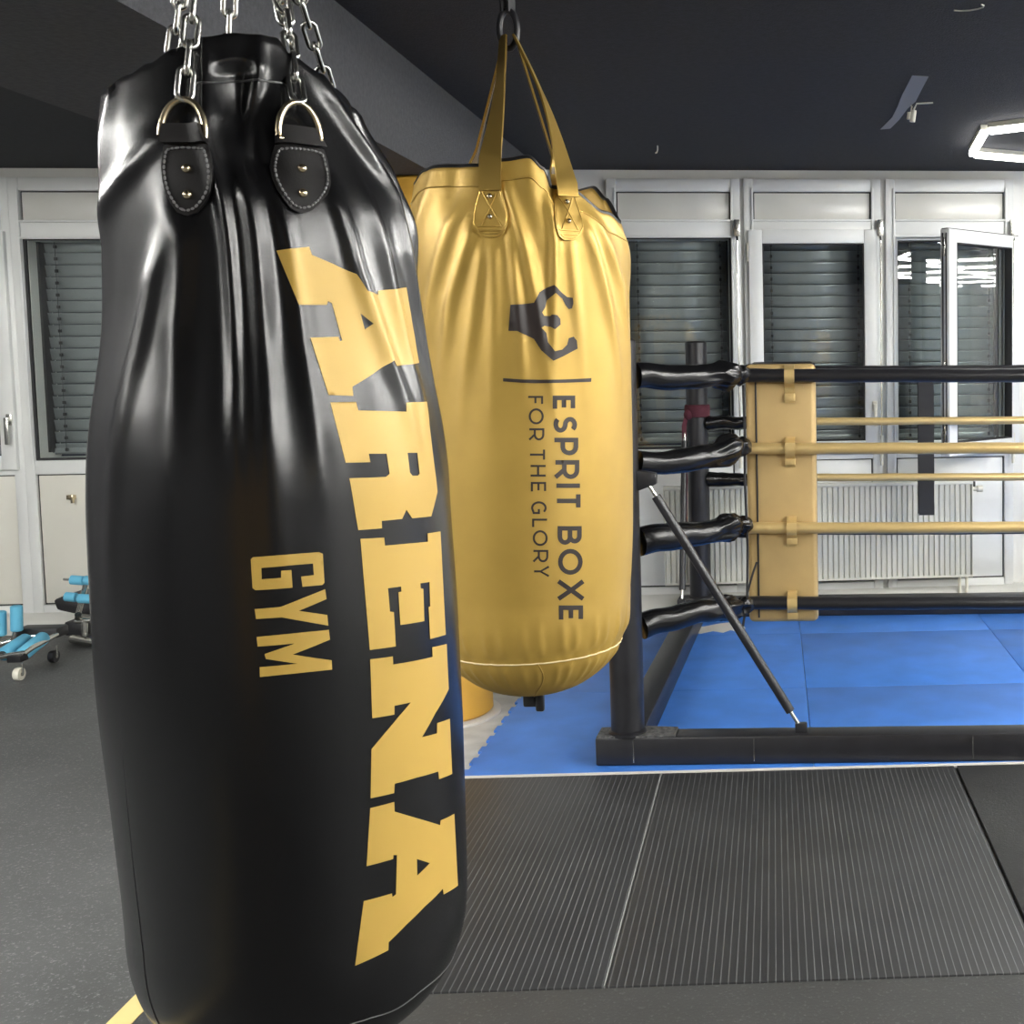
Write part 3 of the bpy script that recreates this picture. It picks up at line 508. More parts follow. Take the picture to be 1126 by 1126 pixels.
# crank rods for the blinds on the mullions
for px, lab in ((810, 'blind crank rod on the mullion right of the black rope sleeves'), (966, 'blind crank rod on the mullion above the black rope spacer strap'), (1111, 'blind crank gear behind the open casement leaf')):
    x, z = wall_px(px, 252)
    t = thing('blind_crank', lab, 'blind crank', W(x, .05, z-.9))
    m = MB(); wbox(m, x-.016, x+.016, .045, .075, z-.045, z+.045); m.build('gear_box', 'chrome', t, bevel=.003)
    m = MB(); m.tube([W(x, .062, z-.04), W(x, .085, z-.075)], .007, 8); m.tube([W(x, .085, z-.07), W(x, .07, z-1.15)], .0055, 8); m.build('rod', 'chrome', t)
    m = MB(); m.tube([W(x, .07, z-1.15), W(x, .07, z-1.32)], .010, 10); m.build('grip', 'white_plastic', t)

# skirting
m = MB()
pr = [(0, -.012), (.13, -.012), (.13, .02), (.12, .05), (.09, .075), (.04, .085), (0, .09)]
m.prism([W(lx0, y, z) for y, z in pr], WU*(lx1-lx0)); struct(m.build('baseboard_back', 'transom', smooth=50))

# radiator
ra, _ = wall_px(731, 580); rb, _ = wall_px(1064, 580); _, rz1 = wall_px(900, 529); _, rz0 = wall_px(900, 634)
t = thing('radiator', 'long cream ribbed panel radiator under the windows behind the ring', 'radiator', W((ra+rb)/2, .11, rz0))
m = MB(); pr = []; n = int((rb-ra)/.030)
for k in range(n):
    x = ra+.01+(rb-ra-.02)*k/n; s = (rb-ra-.02)/n
    pr += [(x, .145), (x+s*.72, .145), (x+s*.80, .134), (x+s*.92, .134)]
pr += [(rb-.01, .145), (rb-.01, .13), (ra+.01, .13)]
m.prism([W(x, y, rz0+.012) for x, y in pr], Vector((0, 0, rz1-rz0-.03)))
m.build('front_panel', 'radiator', t, smooth=20)
m = MB(); wbox(m, ra, rb, .085, .150, rz1-.02, rz1); wbox(m, ra, ra+.008, .085, .147, rz0, rz1); wbox(m, rb-.008, rb, .085, .147, rz0, rz1); wbox(m, ra, rb, .085, .146, rz0, rz0+.014)
m.build('casing', 'radiator', t, bevel=.003)
m = MB(); wbox(m, ra+.01, rb-.01, .085, .095, rz0+.01, rz1-.02); m.build('back_panel', 'radiator', t)
for dx in (.03, .07):
    m = MB(); m.tube([W(rb-dx, .11, rz0+.01), W(rb-dx, .11, -.01)], .009, 10); m.build('pipe', 'white_plastic', t)
m = MB(); m.tube([W(rb-.002, .115, rz1-.05), W(rb+.035, .115, rz1-.05)], .012, 10); m.tube([W(rb+.03, .115, rz1-.05), W(rb+.06, .115, rz1-.05)], .019, 12); m.build('valve', 'white_plastic', t)

# ---------------------------------------------------------------- column
t = thing('padded_column', 'round column wrapped in orange padding behind the gold bag', 'column', (-1.35, 4.70, 0))
m = MB(); R = .205
m.lathe([(R-.012, .0), (R, .012), (R, 1.0), (R-.002, 1.004), (R, 1.008), (R, 2.078), (R-.01, 2.088)], (-1.35, 4.70, 0), 40); m.build('padding', 'orange_pad', t)
m = MB(); m.lathe([(R+.03, -.0095), (R+.03, .0), (R+.012, .003), (R+.004, .003)], (-1.35, 4.70, 0), 40); m.build('base_ring', 'white_tape', t)

# ---------------------------------------------------------------- floor mats
n = 0
for iy, (y0, y1) in enumerate(((3.955, 4.93), (4.93, 5.92), (5.92, 6.36))):
    for ix in range(6):
        x0, x1 = -.85+ix*.97, -.85+(ix+1)*.97
        if ix == 5: x1 = XR-.15
        if ix == 0: x0 = (-1.08, -1.00, -.78)[iy]
        poly = []
        def edge(p, q, amp, k):        # interlocking teeth
            L = (Vector(q)-Vector(p)).length; nn = max(int(L/.06), 1); out = []
            d = (Vector(q)-Vector(p))/nn; nr = Vector((d.y, -d.x)).normalized()
            for s in range(nn):
                o = amp*(1 if s % 2 == 0 else 0)
                a_ = Vector(p)+d*s; out += [a_+nr*o, a_+d*.98+nr*o]
            return out
        e = .0012
        poly += [Vector((x0+e, y0+e)), Vector((x1-e, y0+e)), Vector((x1-e, y1-e))]
        if ix == 0:
            poly += [Vector((x0+e, y1-e))]+edge((x0+e, y1-e), (x0+e, y0+e), -.014, 0)[1:]
        else: poly += [Vector((x0+e, y1-e))]
        m = MB(); m.prism([(p.x, p.y, -.009) for p in poly], (0, 0, .009))
        o = m.build('foam_mat', 'blue_foam', bevel=.0 if ix == 0 else .002)
        if ix == 0: lab = ('blue foam mat with toothed edge below the gold bag', 'blue foam mat with toothed edge beside the orange column', 'blue foam mat with toothed edge near the window wall')[iy]
        else: lab = ('blue foam mats in the front row under the near ring beam', 'blue foam mats in the middle row inside the ring', 'blue foam mats in the back row under the far ropes')[iy]
        tag(o, lab, 'floor mat', ('blue mats of the front row', 'blue mats of the middle row', 'blue mats of the back row')[iy] if ix else 'blue mats at the ring floor edge')
m = MB(); m.prism([(-1.40, 3.934, -.008), (XR-.1, 3.934, -.008), (XR-.1, 3.953, -.008), (-1.08, 3.953, -.008), (-1.40, 3.948, -.008)], (0, 0, .0085))
tag(m.build('edge_tape', 'white_tape'), 'thin pale tape line between blue mats and black rubber mats', 'tape')
def floor_mat(x0, x1, y0, y1, mt, lab):
    m = MB(); m.box(x0+.002, x1-.002, y0, y1, -.012, 0); return tag(m.build('rubber_mat', mt, bevel=.002), lab, 'floor mat', 'black rubber mats in front of the ring')
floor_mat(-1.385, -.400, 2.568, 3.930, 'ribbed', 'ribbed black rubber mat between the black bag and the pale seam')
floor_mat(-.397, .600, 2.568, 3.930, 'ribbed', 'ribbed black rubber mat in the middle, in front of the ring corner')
floor_mat(.606, 1.60, 2.568, 3.930, 'mat_plain', 'worn black rubber mat at the right edge, right of the dark seam')
m = MB(); m.box(-.3998, -.3974, 2.57, 3.93, -.0115, .0008); tag(m.build('seam_strip', 'seam_grey'), 'thin pale seam line between the two ribbed black mats', 'seam')
m = MB(); m.box(-1.385, 2.6, -1.2, 2.563, -.012, -.001); tag(m.build('rubber_mat', 'rubber_front', bevel=.002), 'smooth dark grey rubber mat in the foreground at bottom right', 'floor mat')
m = MB(); m.box(-1.452, -1.397, -1.0, 4.20, -.0125, -.0108); tag(m.build('floor_tape', 'yellow_tape'), 'pale yellow tape strip on the floor below the black bag', 'tape')

pl = [at_height(x, y, .0) for x, y in ((742, 693), (760, 690), (775, 689), (790, 686), (806, 684), (817, 687), (820, 691), (812, 695), (803, 693), (795, 696), (784, 694), (770, 697), (757, 695))]
m = MB(); m.prism(pl, (0, 0, .0012)); tag(m.build('scuff_patch', 'white_tape'), 'pale torn scrap on the blue mats behind the lowest rope sleeve', 'scuff')  # worn pale scuff of the mats, built as a thin patch
# ---------------------------------------------------------------- honeycomb ceiling lights
def honeycomb(cells, s, rot, lab, lamp='led'):
    es = {}
    for cx, cy in cells:
        vs = [Vector((cx+s*math.cos(rot+PI/6+PI/3*k), cy+s*math.sin(rot+PI/6+PI/3*k), 0)) for k in range(6)]
        for k in range(6):
            a, b = vs[k], vs[(k+1) % 6]; c = (a+b)/2; es[(round(c.x, 1), round(c.y, 1))] = (a, b)
    c0 = sum((Vector((x, y, 0)) for x, y in cells), Vector())/len(cells)
    t = thing('ceiling_light', lab, 'ceiling light', (c0.x, c0.y, CEIL-.05), 'honeycomb lights under the ceiling')
    for a, b in es.values():
        d = (b-a).normalized(); q = Vector((-d.y, d.x, 0)); z0, z1 = Vector((0, 0, CEIL-.050)), Vector((0, 0, CEIL-.022))
        a2, b2 = a+d*.02, b-d*.02; w_ = q*.017
        m = MB(); m.hexa([a2-w_+z0, b2-w_+z0, b2+w_+z0, a2+w_+z0, a2-w_+z1, b2-w_+z1, b2+w_+z1, a2+w_+z1]); m.build('tube', lamp, t, bevel=.008)
        m = MB(); w_ = q*.017; z2 = Vector((0, 0, CEIL)); m.hexa([a2-w_+z1, b2-w_+z1, b2+w_+z1, a2+w_+z1, a2-w_+z2, b2-w_+z2, b2+w_+z2, a2+w_+z2]); m.build('mount', 'white_plastic', t)
hs = .60; hx, hy = hs*math.sqrt(3), hs*1.5
def cells(cx, cy, lst): return [(cx+hx*(i+.5*(j % 2)), cy+hy*j) for i, j in lst]
honeycomb(cells(1.50, 5.60, [(0, 0)]), hs, math.radians(-4), 'lit white honeycomb light frame on the ceiling at upper right', 'led_dim')
honeycomb(cells(2.35, -.2, [(0, -1), (0, 0), (0, 1), (0, 2), (1, -1), (1, -2), (2, -2), (1, -3), (2, -3), (0, 3), (1, 3), (0, 4), (1, 4), (2, 4), (0, 5), (1, 5), (2, 5)]), hs, 0, 'lit honeycomb light frame on the ceiling right of the viewer, with added fill cells')  # lamp inferred from pane reflections; unseen extra cells added to brighten ring and wall
honeycomb(cells(-4.0, .9, [(0, 0), (1, 0), (0, 1), (1, 1), (0, 2), (0, -1), (1, -1), (0, -2), (1, -2)]), hs, 0, 'lit honeycomb light frame on the ceiling left of the beam, with added fill cells')  # lamp inferred from bag highlights; unseen extra cells added as fill

# ---------------------------------------------------------------- bits on the ceiling
pl = [at_height(x, y, CEIL) for x, y in ((1003, 83), (1021, 84), (1014, 97), (1007, 111), (998, 119), (989, 131), (979, 141), (968, 142), (981, 129), (987, 117), (992, 104))]
m = MB(); m.prism(pl, (0, 0, -.002)); tag(m.build('tape_strip', 'grey_tape'), 'torn grey tape strip stuck to the dark ceiling', 'tape')
t = thing('cable_connector', 'small cream cable connector dangling beside the grey ceiling tape', 'cable', at_height(1004, 114, CEIL)-Vector((0, 0, .1)))
p = at_height(1006, 113, CEIL); q = at_depth(1003, 134, p.y)
m = MB(); m.tube([at_height(1026, 113, CEIL-.004), at_height(1008, 114, CEIL-.006), lerp(p, q, .35)], .0035, 8); m.tube([at_height(1002, 116, CEIL-.004), lerp(p, q, .2)+Vector((-.01, 0, 0)), lerp(p, q, .6)+Vector((-.012, 0, 0))], .003, 8); m.build('wire', 'white_plastic', t)
m = MB(); m.tube([lerp(p, q, .4), q], .012, 8); m.tube([lerp(p, q, .5)+Vector((-.016, 0, 0)), q+Vector((-.014, 0, .01))], .009, 8); m.build('plug', 'white_plastic', t)
m = MB(); m.tube([at_height(x, y, CEIL-.004) for x, y in ((1049, 11.5), (1056, 12), (1066, 11.5), (1075, 10), (1081, 8), (1082, 6), (1079, 5))], .0022, 8)
tag(m.build('loose_cable', 'white_plastic'), 'thin pale curl of cable on the ceiling at top right', 'cable')
p = at_height(723, 160, CEIL)
m = MB(); m.tube([p, p-Vector((0, 0, .02)), p-Vector((.004, 0, .034)), p-Vector((.012, 0, .036))], .0035, 8); tag(m.build('ceiling_hook', 'white_plastic'), 'tiny pale hook in the ceiling right of the gold bag straps', 'hook')

# ================================================================ THE RING
RA = -.040; RO = Vector((-.631, 4.013, 0)); RU = Vector((math.cos(RA), math.sin(RA), 0)); RV = Vector((-math.sin(RA), math.cos(RA), 0))
def G(u, v, z): return RO+RU*u+RV*v+Vector((0, 0, z))
UE, VB = 4.15, 2.36
t = thing('boxing_ring', 'black steel boxing ring frame of floor beams, posts and braces', 'boxing ring', G(UE/2, VB/2, 0))
for nm, (u0, u1, v0, v1) in dict(front_beam=(0, UE, 0, .10), side_beam=(.05, .155, .10, VB-.03), far_side_beam=(UE-.155, UE-.05, .10, VB-.03), back_beam=(0, UE, VB-.03, VB+.07)).items():
    m = MB(); m.box(u0, u1, v0, v1, .001, .10, T=G)
    m.build('front_beam' if nm == 'front_beam' else 'back_beam' if nm == 'back_beam' else 'side_beam', 'black_steel', t, bevel=.007)
for u in (.13, .545, 1.30):                                # scratched joints across the front beam face
    m = MB(); m.box(u, u+.0025, -.0008, .002, .012, .092, T=G); m.build('joint_line', 'chrome', t)
for (u, v, h) in ((.105, .052, 1.47), (.125, VB+.01, 1.49), (UE-.105, .052, 1.47), (UE-.125, VB+.01, 1.49)):
    m = MB(); m.lathe([(.058, .10), (.058, h-.008), (.050, h), (.02, h+.002)], G(u, v, 0), 28); m.build('post', 'black_steel', t)
    m = MB(); m.lathe([(.066, .10), (.066, .112), (.058, .118)], G(u, v, 0), 20); m.build('weld_collar', 'black_steel', t)
    m = MB(); m.prism([G(u-.10, v-.055, .10), G(u+.06, v-.055, .10), G(u+.17, v-.045, .10), G(u+.17, v+.045, .10), G(u+.06, v+.06, .10), G(u-.10, v+.05, .10)], (0, 0, .006)); m.build('base_plate', 'scuffed', t)
def brace(p, q):
    d = (q-p); b = MB(); b.tube([p+d*.07, p+d*.93], .0165, 14); br = b.build('brace', 'black_steel', t)
    b = MB(); b.tube([p, p+d*.075], .007, 10); b.build('brace_rod', 'chrome', br); b = MB(); b.tube([p+d*.925, q], .007, 10); b.build('brace_rod', 'chrome', br)
def lug(p, s=.02):
    b = MB(); b.box(p.x-s, p.x+s, p.y-.012, p.y+.012, p.z-s*1.7, p.z+s); b.build('brace_bracket', 'black_steel', t, bevel=.003)
Yf = G(.3, .05, 0).y
p, q = at_depth(709, 526, Yf), at_depth(881, 801, Yf-.02)
brace(p, q); lug(q, .021); m = MB(); m.hexa([G(.155, .035, p.z-.045), G(.225, .04, p.z-.02), G(.225, .065, p.z-.02), G(.155, .07, p.z-.045), G(.155, .035, p.z+.03), G(.225, .04, p.z+.018), G(.225, .065, p.z+.018), G(.155, .07, p.z+.03)]); m.build('brace_bracket', 'black_steel', t, bevel=.004)
p, q = G(.06, VB-.03, 1.02), G(.06, VB-.30, .14); brace(p, q); lug(q, .018)

# ropes: four in front, four behind, two pairs of side ropes hidden behind the pad
RH = (.483, .767, 1.065, 1.335); RC = ('black', 'gold', 'gold', 'black')
def rope(p, q, r, mt, name, lab, group, seed):
    n = 60; pts = []
    for i in range(n+1):
        f = i/n; a = lerp(p, q, f); pts.append(a+Vector((0, 0, -.012*4*f*(1-f)+.0025*nz(f*14, seed))))
    m = MB(); m.tube(pts, r, 14, fn=lambda f, a: 1+.05*nz(f*60, a*.8, seed)+.03*math.sin(f*150+a))
    return tag(m.build(name, mt, smooth=60), lab, 'rope', group)
names = ('bottom', 'third', 'second', 'top')
for k, z in enumerate(RH):
    mt = 'rope_'+RC[k]
    rope(G(.515, .395, z), G(UE-.5, .395, z), .0255 if RC[k] == 'black' else .0215, mt, 'ring_rope', '%s front ring rope wrapped in %s vinyl, %s' % (names[k], RC[k], ('running just above the blue mats', 'through the third strap of the gold pad', 'through the second strap of the gold pad', 'across the top of the gold pad')[k]), 'front ring ropes', k*3.1)
    rope(G(.50, 2.25, z), G(UE-.5, 2.25, z), .0235 if RC[k] == 'black' else .0205, mt, 'ring_rope', '%s far ring rope in %s vinyl, %s' % (names[k], RC[k], ('low in front of the radiator base', 'crossing the radiator', 'crossing the lower window panes', 'level with the top front rope')[k]), 'far ring ropes', 20+k*2.3)
    rope(G(.552, .49, z), G(.552, 2.22, z), .022, mt, 'ring_rope', '%s side ring rope in %s vinyl running back from the pad' % (names[k], RC[k]), 'side ring ropes', 40+k*1.7)
# vinyl sleeves over the turnbuckles, front corner then far corner
def sleeve(p, q, r0, r1, sag, lab, seed, group):
    n = 90; pts = []; rs = []
    for i in range(n+1):
        f = i/n; pts.append(lerp(p, q, f)+Vector((0, 0, -sag*math.sin(PI*min(f*1.15, 1))+.008*nz(f*5, seed))))
        cr = max(0, (f-.52)/.48)
        rr = lerp(r0, r1, f)*(1+.10*nz(f*4, seed, 2)); rr *= 1+.28*math.exp(-((f-.80)/.08)**2)
        if f > .93: rr = lerp(rr, .027, (f-.93)/.07)
        rs.append(rr)
    def fold(f, a):
        c = .12+.95*min(1, max(0, (f-.45)/.35))**1.5; c *= 1 if f < .95 else .5
        x, y = math.cos(a), math.sin(a)
        cr = 1-2*abs(nz(f*3.2+seed*1.7, x*1.1+3, y*1.1))**.8                     # sharp creases between soft puffs
        cr2 = 1-2*abs(nz(f*7+seed*.9, x*1.7, y*1.7+7))**.9
        return 1+c*(.24*(cr-.45)+.10*(cr2-.4)+.08*nz(f*5+seed, x, y))-.22*c*math.exp(-((f-.91)/.025)**2)
    m = MB(); m.tube(pts, rs, 56, fn=fold, cap=True)
    o = m.build('rope_sleeve', 'black_vinyl', smooth=70)
    return tag(o, lab, 'rope sleeve', group)
cu = (.70, .70, .70, .70)
fs = [(.466, .478, .047, .036, -.01), (.768, .778, .052, .038, .0), (1.046, 1.072, .042, .042, .022), (1.342, 1.338, .047, .040, .006)]
for k, (za, zb_, r0, r1, sg) in enumerate(fs):
    sleeve(G(.152, .098, za), G(.518, .392, zb_), r0, r1, sg, '%s crumpled black vinyl sleeve between the near post and the gold pad' % names[k], 3.7*k+1, 'near corner rope sleeves')
for k, (z, r) in enumerate(((.47, .04), (.75, .04), (1.055, .040), (1.33, .038))):
    sleeve(G(.185, VB-.005, z), G(.505, 2.252, z), r, .030, .0, '%s black vinyl sleeve at the far ring post' % names[k], 7.1*k+2.5, 'far corner rope sleeves')
# tension cord tying the sleeve ends together
m = MB(); pts = [G(.505, .375, 1.30), G(.508, .37, 1.15), G(.506, .37, .95), G(.512, .37, .70), G(.507, .37, .50), G(.49, .37, .40)]
m.tube(pts, .0045, 8); m.tube([G(.507, .37, .52), G(.53, .372, .60), G(.545, .38, .64)], .004, 8)
tag(m.build('tension_cord', 'black_webbing'), 'thin black cord tying the four sleeve ends together', 'cord')
# corner pad
zp0, zp1 = .400, 1.375; u0, u1 = .512, .772
t = thing('corner_pad', 'tall gold vinyl corner pad strapped to the front ropes', 'corner pad', G((u0+u1)/2, .46, zp0))
m = MB(); m.box(u0-.002, u1, .425, .475, zp0, zp1, T=G); o = m.build('front_cushion', 'pad_gold', t, bevel=.020, seg=4)
m = MB(); m.box(u0+.085, u0+.14, .477, .72, zp0+.004, zp1-.004, T=G); o = m.build('side_cushion', 'pad_gold', t, bevel=.016, seg=4)
m = MB(); m.tube([G(u0+.036, .4235, zp0+.02), G(u0+.0365, .4235, (zp0+zp1)/2), G(u0+.036, .4235, zp1-.02)], .0035, 8)
m.tube([G(u0+.02, .452, zp1-.002), G(u0+.03, .46, zp1+.004), G(u1-.02, .46, zp1+.004), G(u1-.003, .452, zp1-.006)], .0045, 8)
m.tube([G(u1-.002, .465, zp0+.02), G(u1-.002, .465, zp1-.02)], .003, 8)
m.build('piping', 'black_edge', t)
for k, z in enumerate(RH):
    uc = .675+.004*nz(k*3.3); r = .030
    m = MB(); pts = []; 
    arc = [(.452, z+.034), (.425, z+.036), (.395, z+.031), (.371, z+.018), (.364, z-.002), (.368, z-.020), (.385, z-.034), (.412, z-.045), (.421, z-.075 if k else z-.07)]
    if k == 3: arc = arc[:-1]+[(.420, z-.06), (.419, z-.105)]
    m.ribbon([G(uc, v, zz) for v, zz in arc], [RU*.0185]*len(arc), .004); s = m.build('rope_strap', 'rope_gold', t)
    m = MB(); hz = z-(.082 if k == 3 else .05); hv = .4125 if k == 3 else .404; m.box(uc-.0195, uc+.0195, hv-.004, hv+.004, hz-.016, hz+.012, T=G); m.build('strap_patch', 'rope_gold', s, bevel=.002)
# spacer strap on the far ropes
x0 = at_depth(1010, 480, G(1.3, 2.25, 0).y).x; uS = (Vector((x0+.041, G(1.3, 2.25, 0).y, 0))-RO).dot(RU)
m = MB(); n = 40; pts = [G(uS+.002*nz(i*.3), 2.250+.004*nz(i*.4, 3), lerp(1.345, .555, i/n)) for i in range(n+1)]
m.ribbon(pts, [RU*(.041+.002*nz(i*.6, 5)) for i in range(n+1)], .006); m.ribbon([p+RV*.07 for p in pts], [RU*.040]*(n+1), .005)
for z in RH[1:]: m.box(uS-.042, uS+.042, 2.25, 2.32, z-.04, z-.034, T=G)
tag(m.build('rope_spacer', 'black_webbing', smooth=60), 'wide black vertical strap linking the far ring ropes', 'rope spacer')
# maroon cloth knotted round the far post
t = thing('hand_wrap', 'maroon cloth wrapped round the far ring post with its end hanging down', 'cloth', G(.125, VB+.01, 1.1))
m = MB(); c = G(.125, VB+.01, 0)
m.lathe([(.060, 1.085), (.066, 1.088), (.068, 1.11), (.070, 1.13), (.067, 1.15), (.060, 1.153)], c, 24); m.sphere(c+Vector((-.045, -.05, 1.10)), .024, 8, (1, .8, 1.2)); m.build('knot', 'maroon', t)
m = MB(); pts = [c+Vector((-.052, -.055, 1.10)), c+Vector((-.068, -.05, 1.04)), c+Vector((-.070, -.045, .9)), c+Vector((-.066, -.045, .75)), c+Vector((-.072, -.045, .60)), c+Vector((-.070, -.045, .47))]
m.ribbon(pts, [Vector((.010, .004, 0)), Vector((.013, 0, 0)), Vector((.008, .008, 0)), Vector((.012, 0, 0)), Vector((.010, .004, 0)), Vector((.009, .004, 0))], .004); m.build('loose_end', 'maroon', t)

# ================================================================ HOME GYM MACHINES AT THE LEFT
def foam(m, p, q, r): m.tube([p, lerp(p, q, .04), lerp(p, q, .96), q], [r*.8, r, r, r*.8], 16)
Ym = 5.50
c = at_height(20, 733, -.012)
t = thing('ab_trainer', 'low exercise machine with four light blue foam rollers and castor, at far left', 'exercise machine', (c.x, c.y, -.012))
for (a, b) in (((3, 720), (29, 703)), ((24, 720), (48, 701))):
    p, q = at_depth(*a, Ym-.10), at_depth(*b, Ym+.10); m = MB(); foam(m, p, q, .031); o = m.build('foam_roller', 'light_blue', t)
    m = MB(); d = (q-p).normalized(); m.tube([p-d*.012, p+d*.004], .018, 14); m.build('end_cap', 'black_pad', o)
for (x, yt, yb, yl, Y) in ((18, 666, 694, 706, Ym+.15), (0, 672, 699, 708, Ym+.15)):
    m = MB(); foam(m, at_depth(x+.5, yb, Y), at_depth(x, yt, Y), .026); o = m.build('foam_roller', 'light_blue', t)
    m = MB(); m.tube([at_depth(x-4, yl, Y), at_depth(x, yb-2, Y)], .011, 10); m.build('upright', 'chrome', o)
m = MB()
m.tube([at_depth(-30, 722, Ym-.12), at_depth(2, 722, Ym-.12), at_depth(28, 718, Ym-.12), at_depth(36, 712, Ym-.06), at_depth(62, 698, Ym+.2)], .012, 10)
m.tube([at_depth(-30, 712, Ym+.15), at_depth(0, 708, Ym+.15), at_depth(30, 700, Ym+.2), at_depth(62, 697, Ym+.22)], .013, 10)
m.build('frame', 'chrome', t)
m = MB(); m.box(at_depth(12, 724, Ym-.12).x, at_depth(27, 724, Ym-.12).x, Ym-.15, Ym-.09, at_depth(20, 727, Ym-.12).z, at_depth(20, 719, Ym-.12).z); m.build('bracket', 'black_steel', t, bevel=.003)
m = MB(); p = at_depth(34, 696, Ym+.2); m.box(p.x-.08, p.x+.12, p.y, p.y+.10, p.z-.03, p.z+.02); m.build('slider', 'black_pad', t, bevel=.01)
for (x, y, Y) in ((20, 729, Ym-.12), (58, 706, Ym+.2)):
    p = at_depth(x, y, Y); p.z = .018; m = MB(); m.lathe([(.012, -.013), (.028, -.013), (.030, -.006), (.030, .006), (.028, .013), (.012, .013)], p, 18, 'x'); o = m.build('castor', 'black_pad' if x > 30 else 'white_plastic', t)
    m = MB(); m.lathe([(.010, -.016), (.010, .016)], p, 12, 'x'); m.tube([p+Vector((.017, 0, 0)), p+Vector((.017, 0, .05))], .005, 8); m.build('castor_fork', 'chrome', o)
Yn = 6.02
c = at_height(88, 705, -.012)
t = thing('leg_trainer', 'chrome exercise bench with light blue foam rollers beside the black bag', 'exercise machine', (c.x, Yn, -.012))
for (xa, xb, y) in ((78, 92, 637.5), (93, 112, 638), (72, 84, 656), (86, 108, 658)):
    m = MB(); foam(m, at_depth(xa, y, Yn), at_depth(xb, y+1, Yn), .0235); m.build('foam_roller', 'light_blue', t)
m = MB(); m.tube([at_depth(84, 684, Yn+.04), at_depth(93, 648, Yn+.04), at_depth(96, 636, Yn+.04)], .013, 10); m.build('upright', 'chrome', t)
m = MB(); m.tube([at_depth(70, 637, Yn), at_depth(114, 638, Yn)], .007, 8); m.tube([at_depth(70, 656, Yn), at_depth(112, 659, Yn)], .007, 8); m.build('roller_axle', 'chrome', t)
m = MB(); m.tube([at_depth(83, 683, Yn), at_depth(99, 682, Yn), at_depth(130, 684, Yn+.1)], .014, 10); m.tube([at_depth(93, 683, Yn), at_depth(93, 699, Yn)], .014, 10); m.tube([at_depth(86, 680, Yn-.02), at_depth(86, 676, Yn-.04)], .016, 10); m.build('frame', 'chrome', t)
p = at_depth(72, 701, Yn); q = at_depth(118, 703, Yn); p.z = q.z = .012; m = MB(); m.tube([p+Vector((0, .06, 0)), q+Vector((0, -.06, 0))], .022, 10); m.build('foot', 'chrome', t)
m = MB(); m.box(at_depth(73, 690, Yn+.2).x, at_depth(95, 690, Yn+.2).x, Yn+.18, Yn+.3, .0, .075); m.build('rear_foot', 'black_pad', t, bevel=.01)
pl = [at_depth(x, y, Yn+.16) for x, y in ((58, 660), (70, 655), (84, 660), (104, 666), (104, 676), (80, 675), (62, 671))]
m = MB(); m.prism(pl, (0, .22, .0)); m.build('seat', 'black_pad', t, bevel=.012)

# ================================================================ THE PUNCH BAGS
def bag_mesh(b, parent, name, mt, nth=400):
    vs, fs = [], []
    zb = b['zk']-b['h']; rows = []
    for i in range(1, 34): f = i/33; rows.append(('z', zb+(b['zk']-zb)*f**1.9))
    for i in range(1, 141): rows.append(('f', i/140))
    rows += [('r', (.0025, .003)), ('r', (.0075, .003)), ('r', (.010, -.004)), ('r', (.011, -.03)), ('r', (.012, -.065))]
    ths = [2*PI*k/nth-PI for k in range(nth)]
    for kind, val in rows:
        for th in ths:
            rz = bag_rim(b, th)
            if kind == 'z': vs.append(bag_pt(b, th, val))
            elif kind == 'f': vs.append(bag_pt(b, th, b['zk']+(rz-b['zk'])*val))
            else:
                x, y, z = bag_pt(b, th, rz, -val[0]); vs.append((x, y, rz+val[1]))
    for s in (.75, .45, .15):
        for th in ths:
            rz = bag_rim(b, th); R = bag_R(b, th, rz)-.012
            x, y, z = bag_pt(b, th, rz, R=R*s); vs.append((x, y, lerp(1.62, rz-.065, s)))
    n = len(vs)//nth
    for i in range(n-1):
        for k in range(nth): fs.append((i*nth+k, i*nth+(k+1) % nth, (i+1)*nth+(k+1) % nth, (i+1)*nth+k))
    vs.append(bag_pt(b, 0, zb, R=0)); c = len(vs)-1; fs += [(c, (k+1) % nth, k) for k in range(nth)]
    fs.append(tuple((n-1)*nth+k for k in range(nth)))
    m = MB(); m.add(vs, fs); return m.build(name, mt, parent, smooth=70)

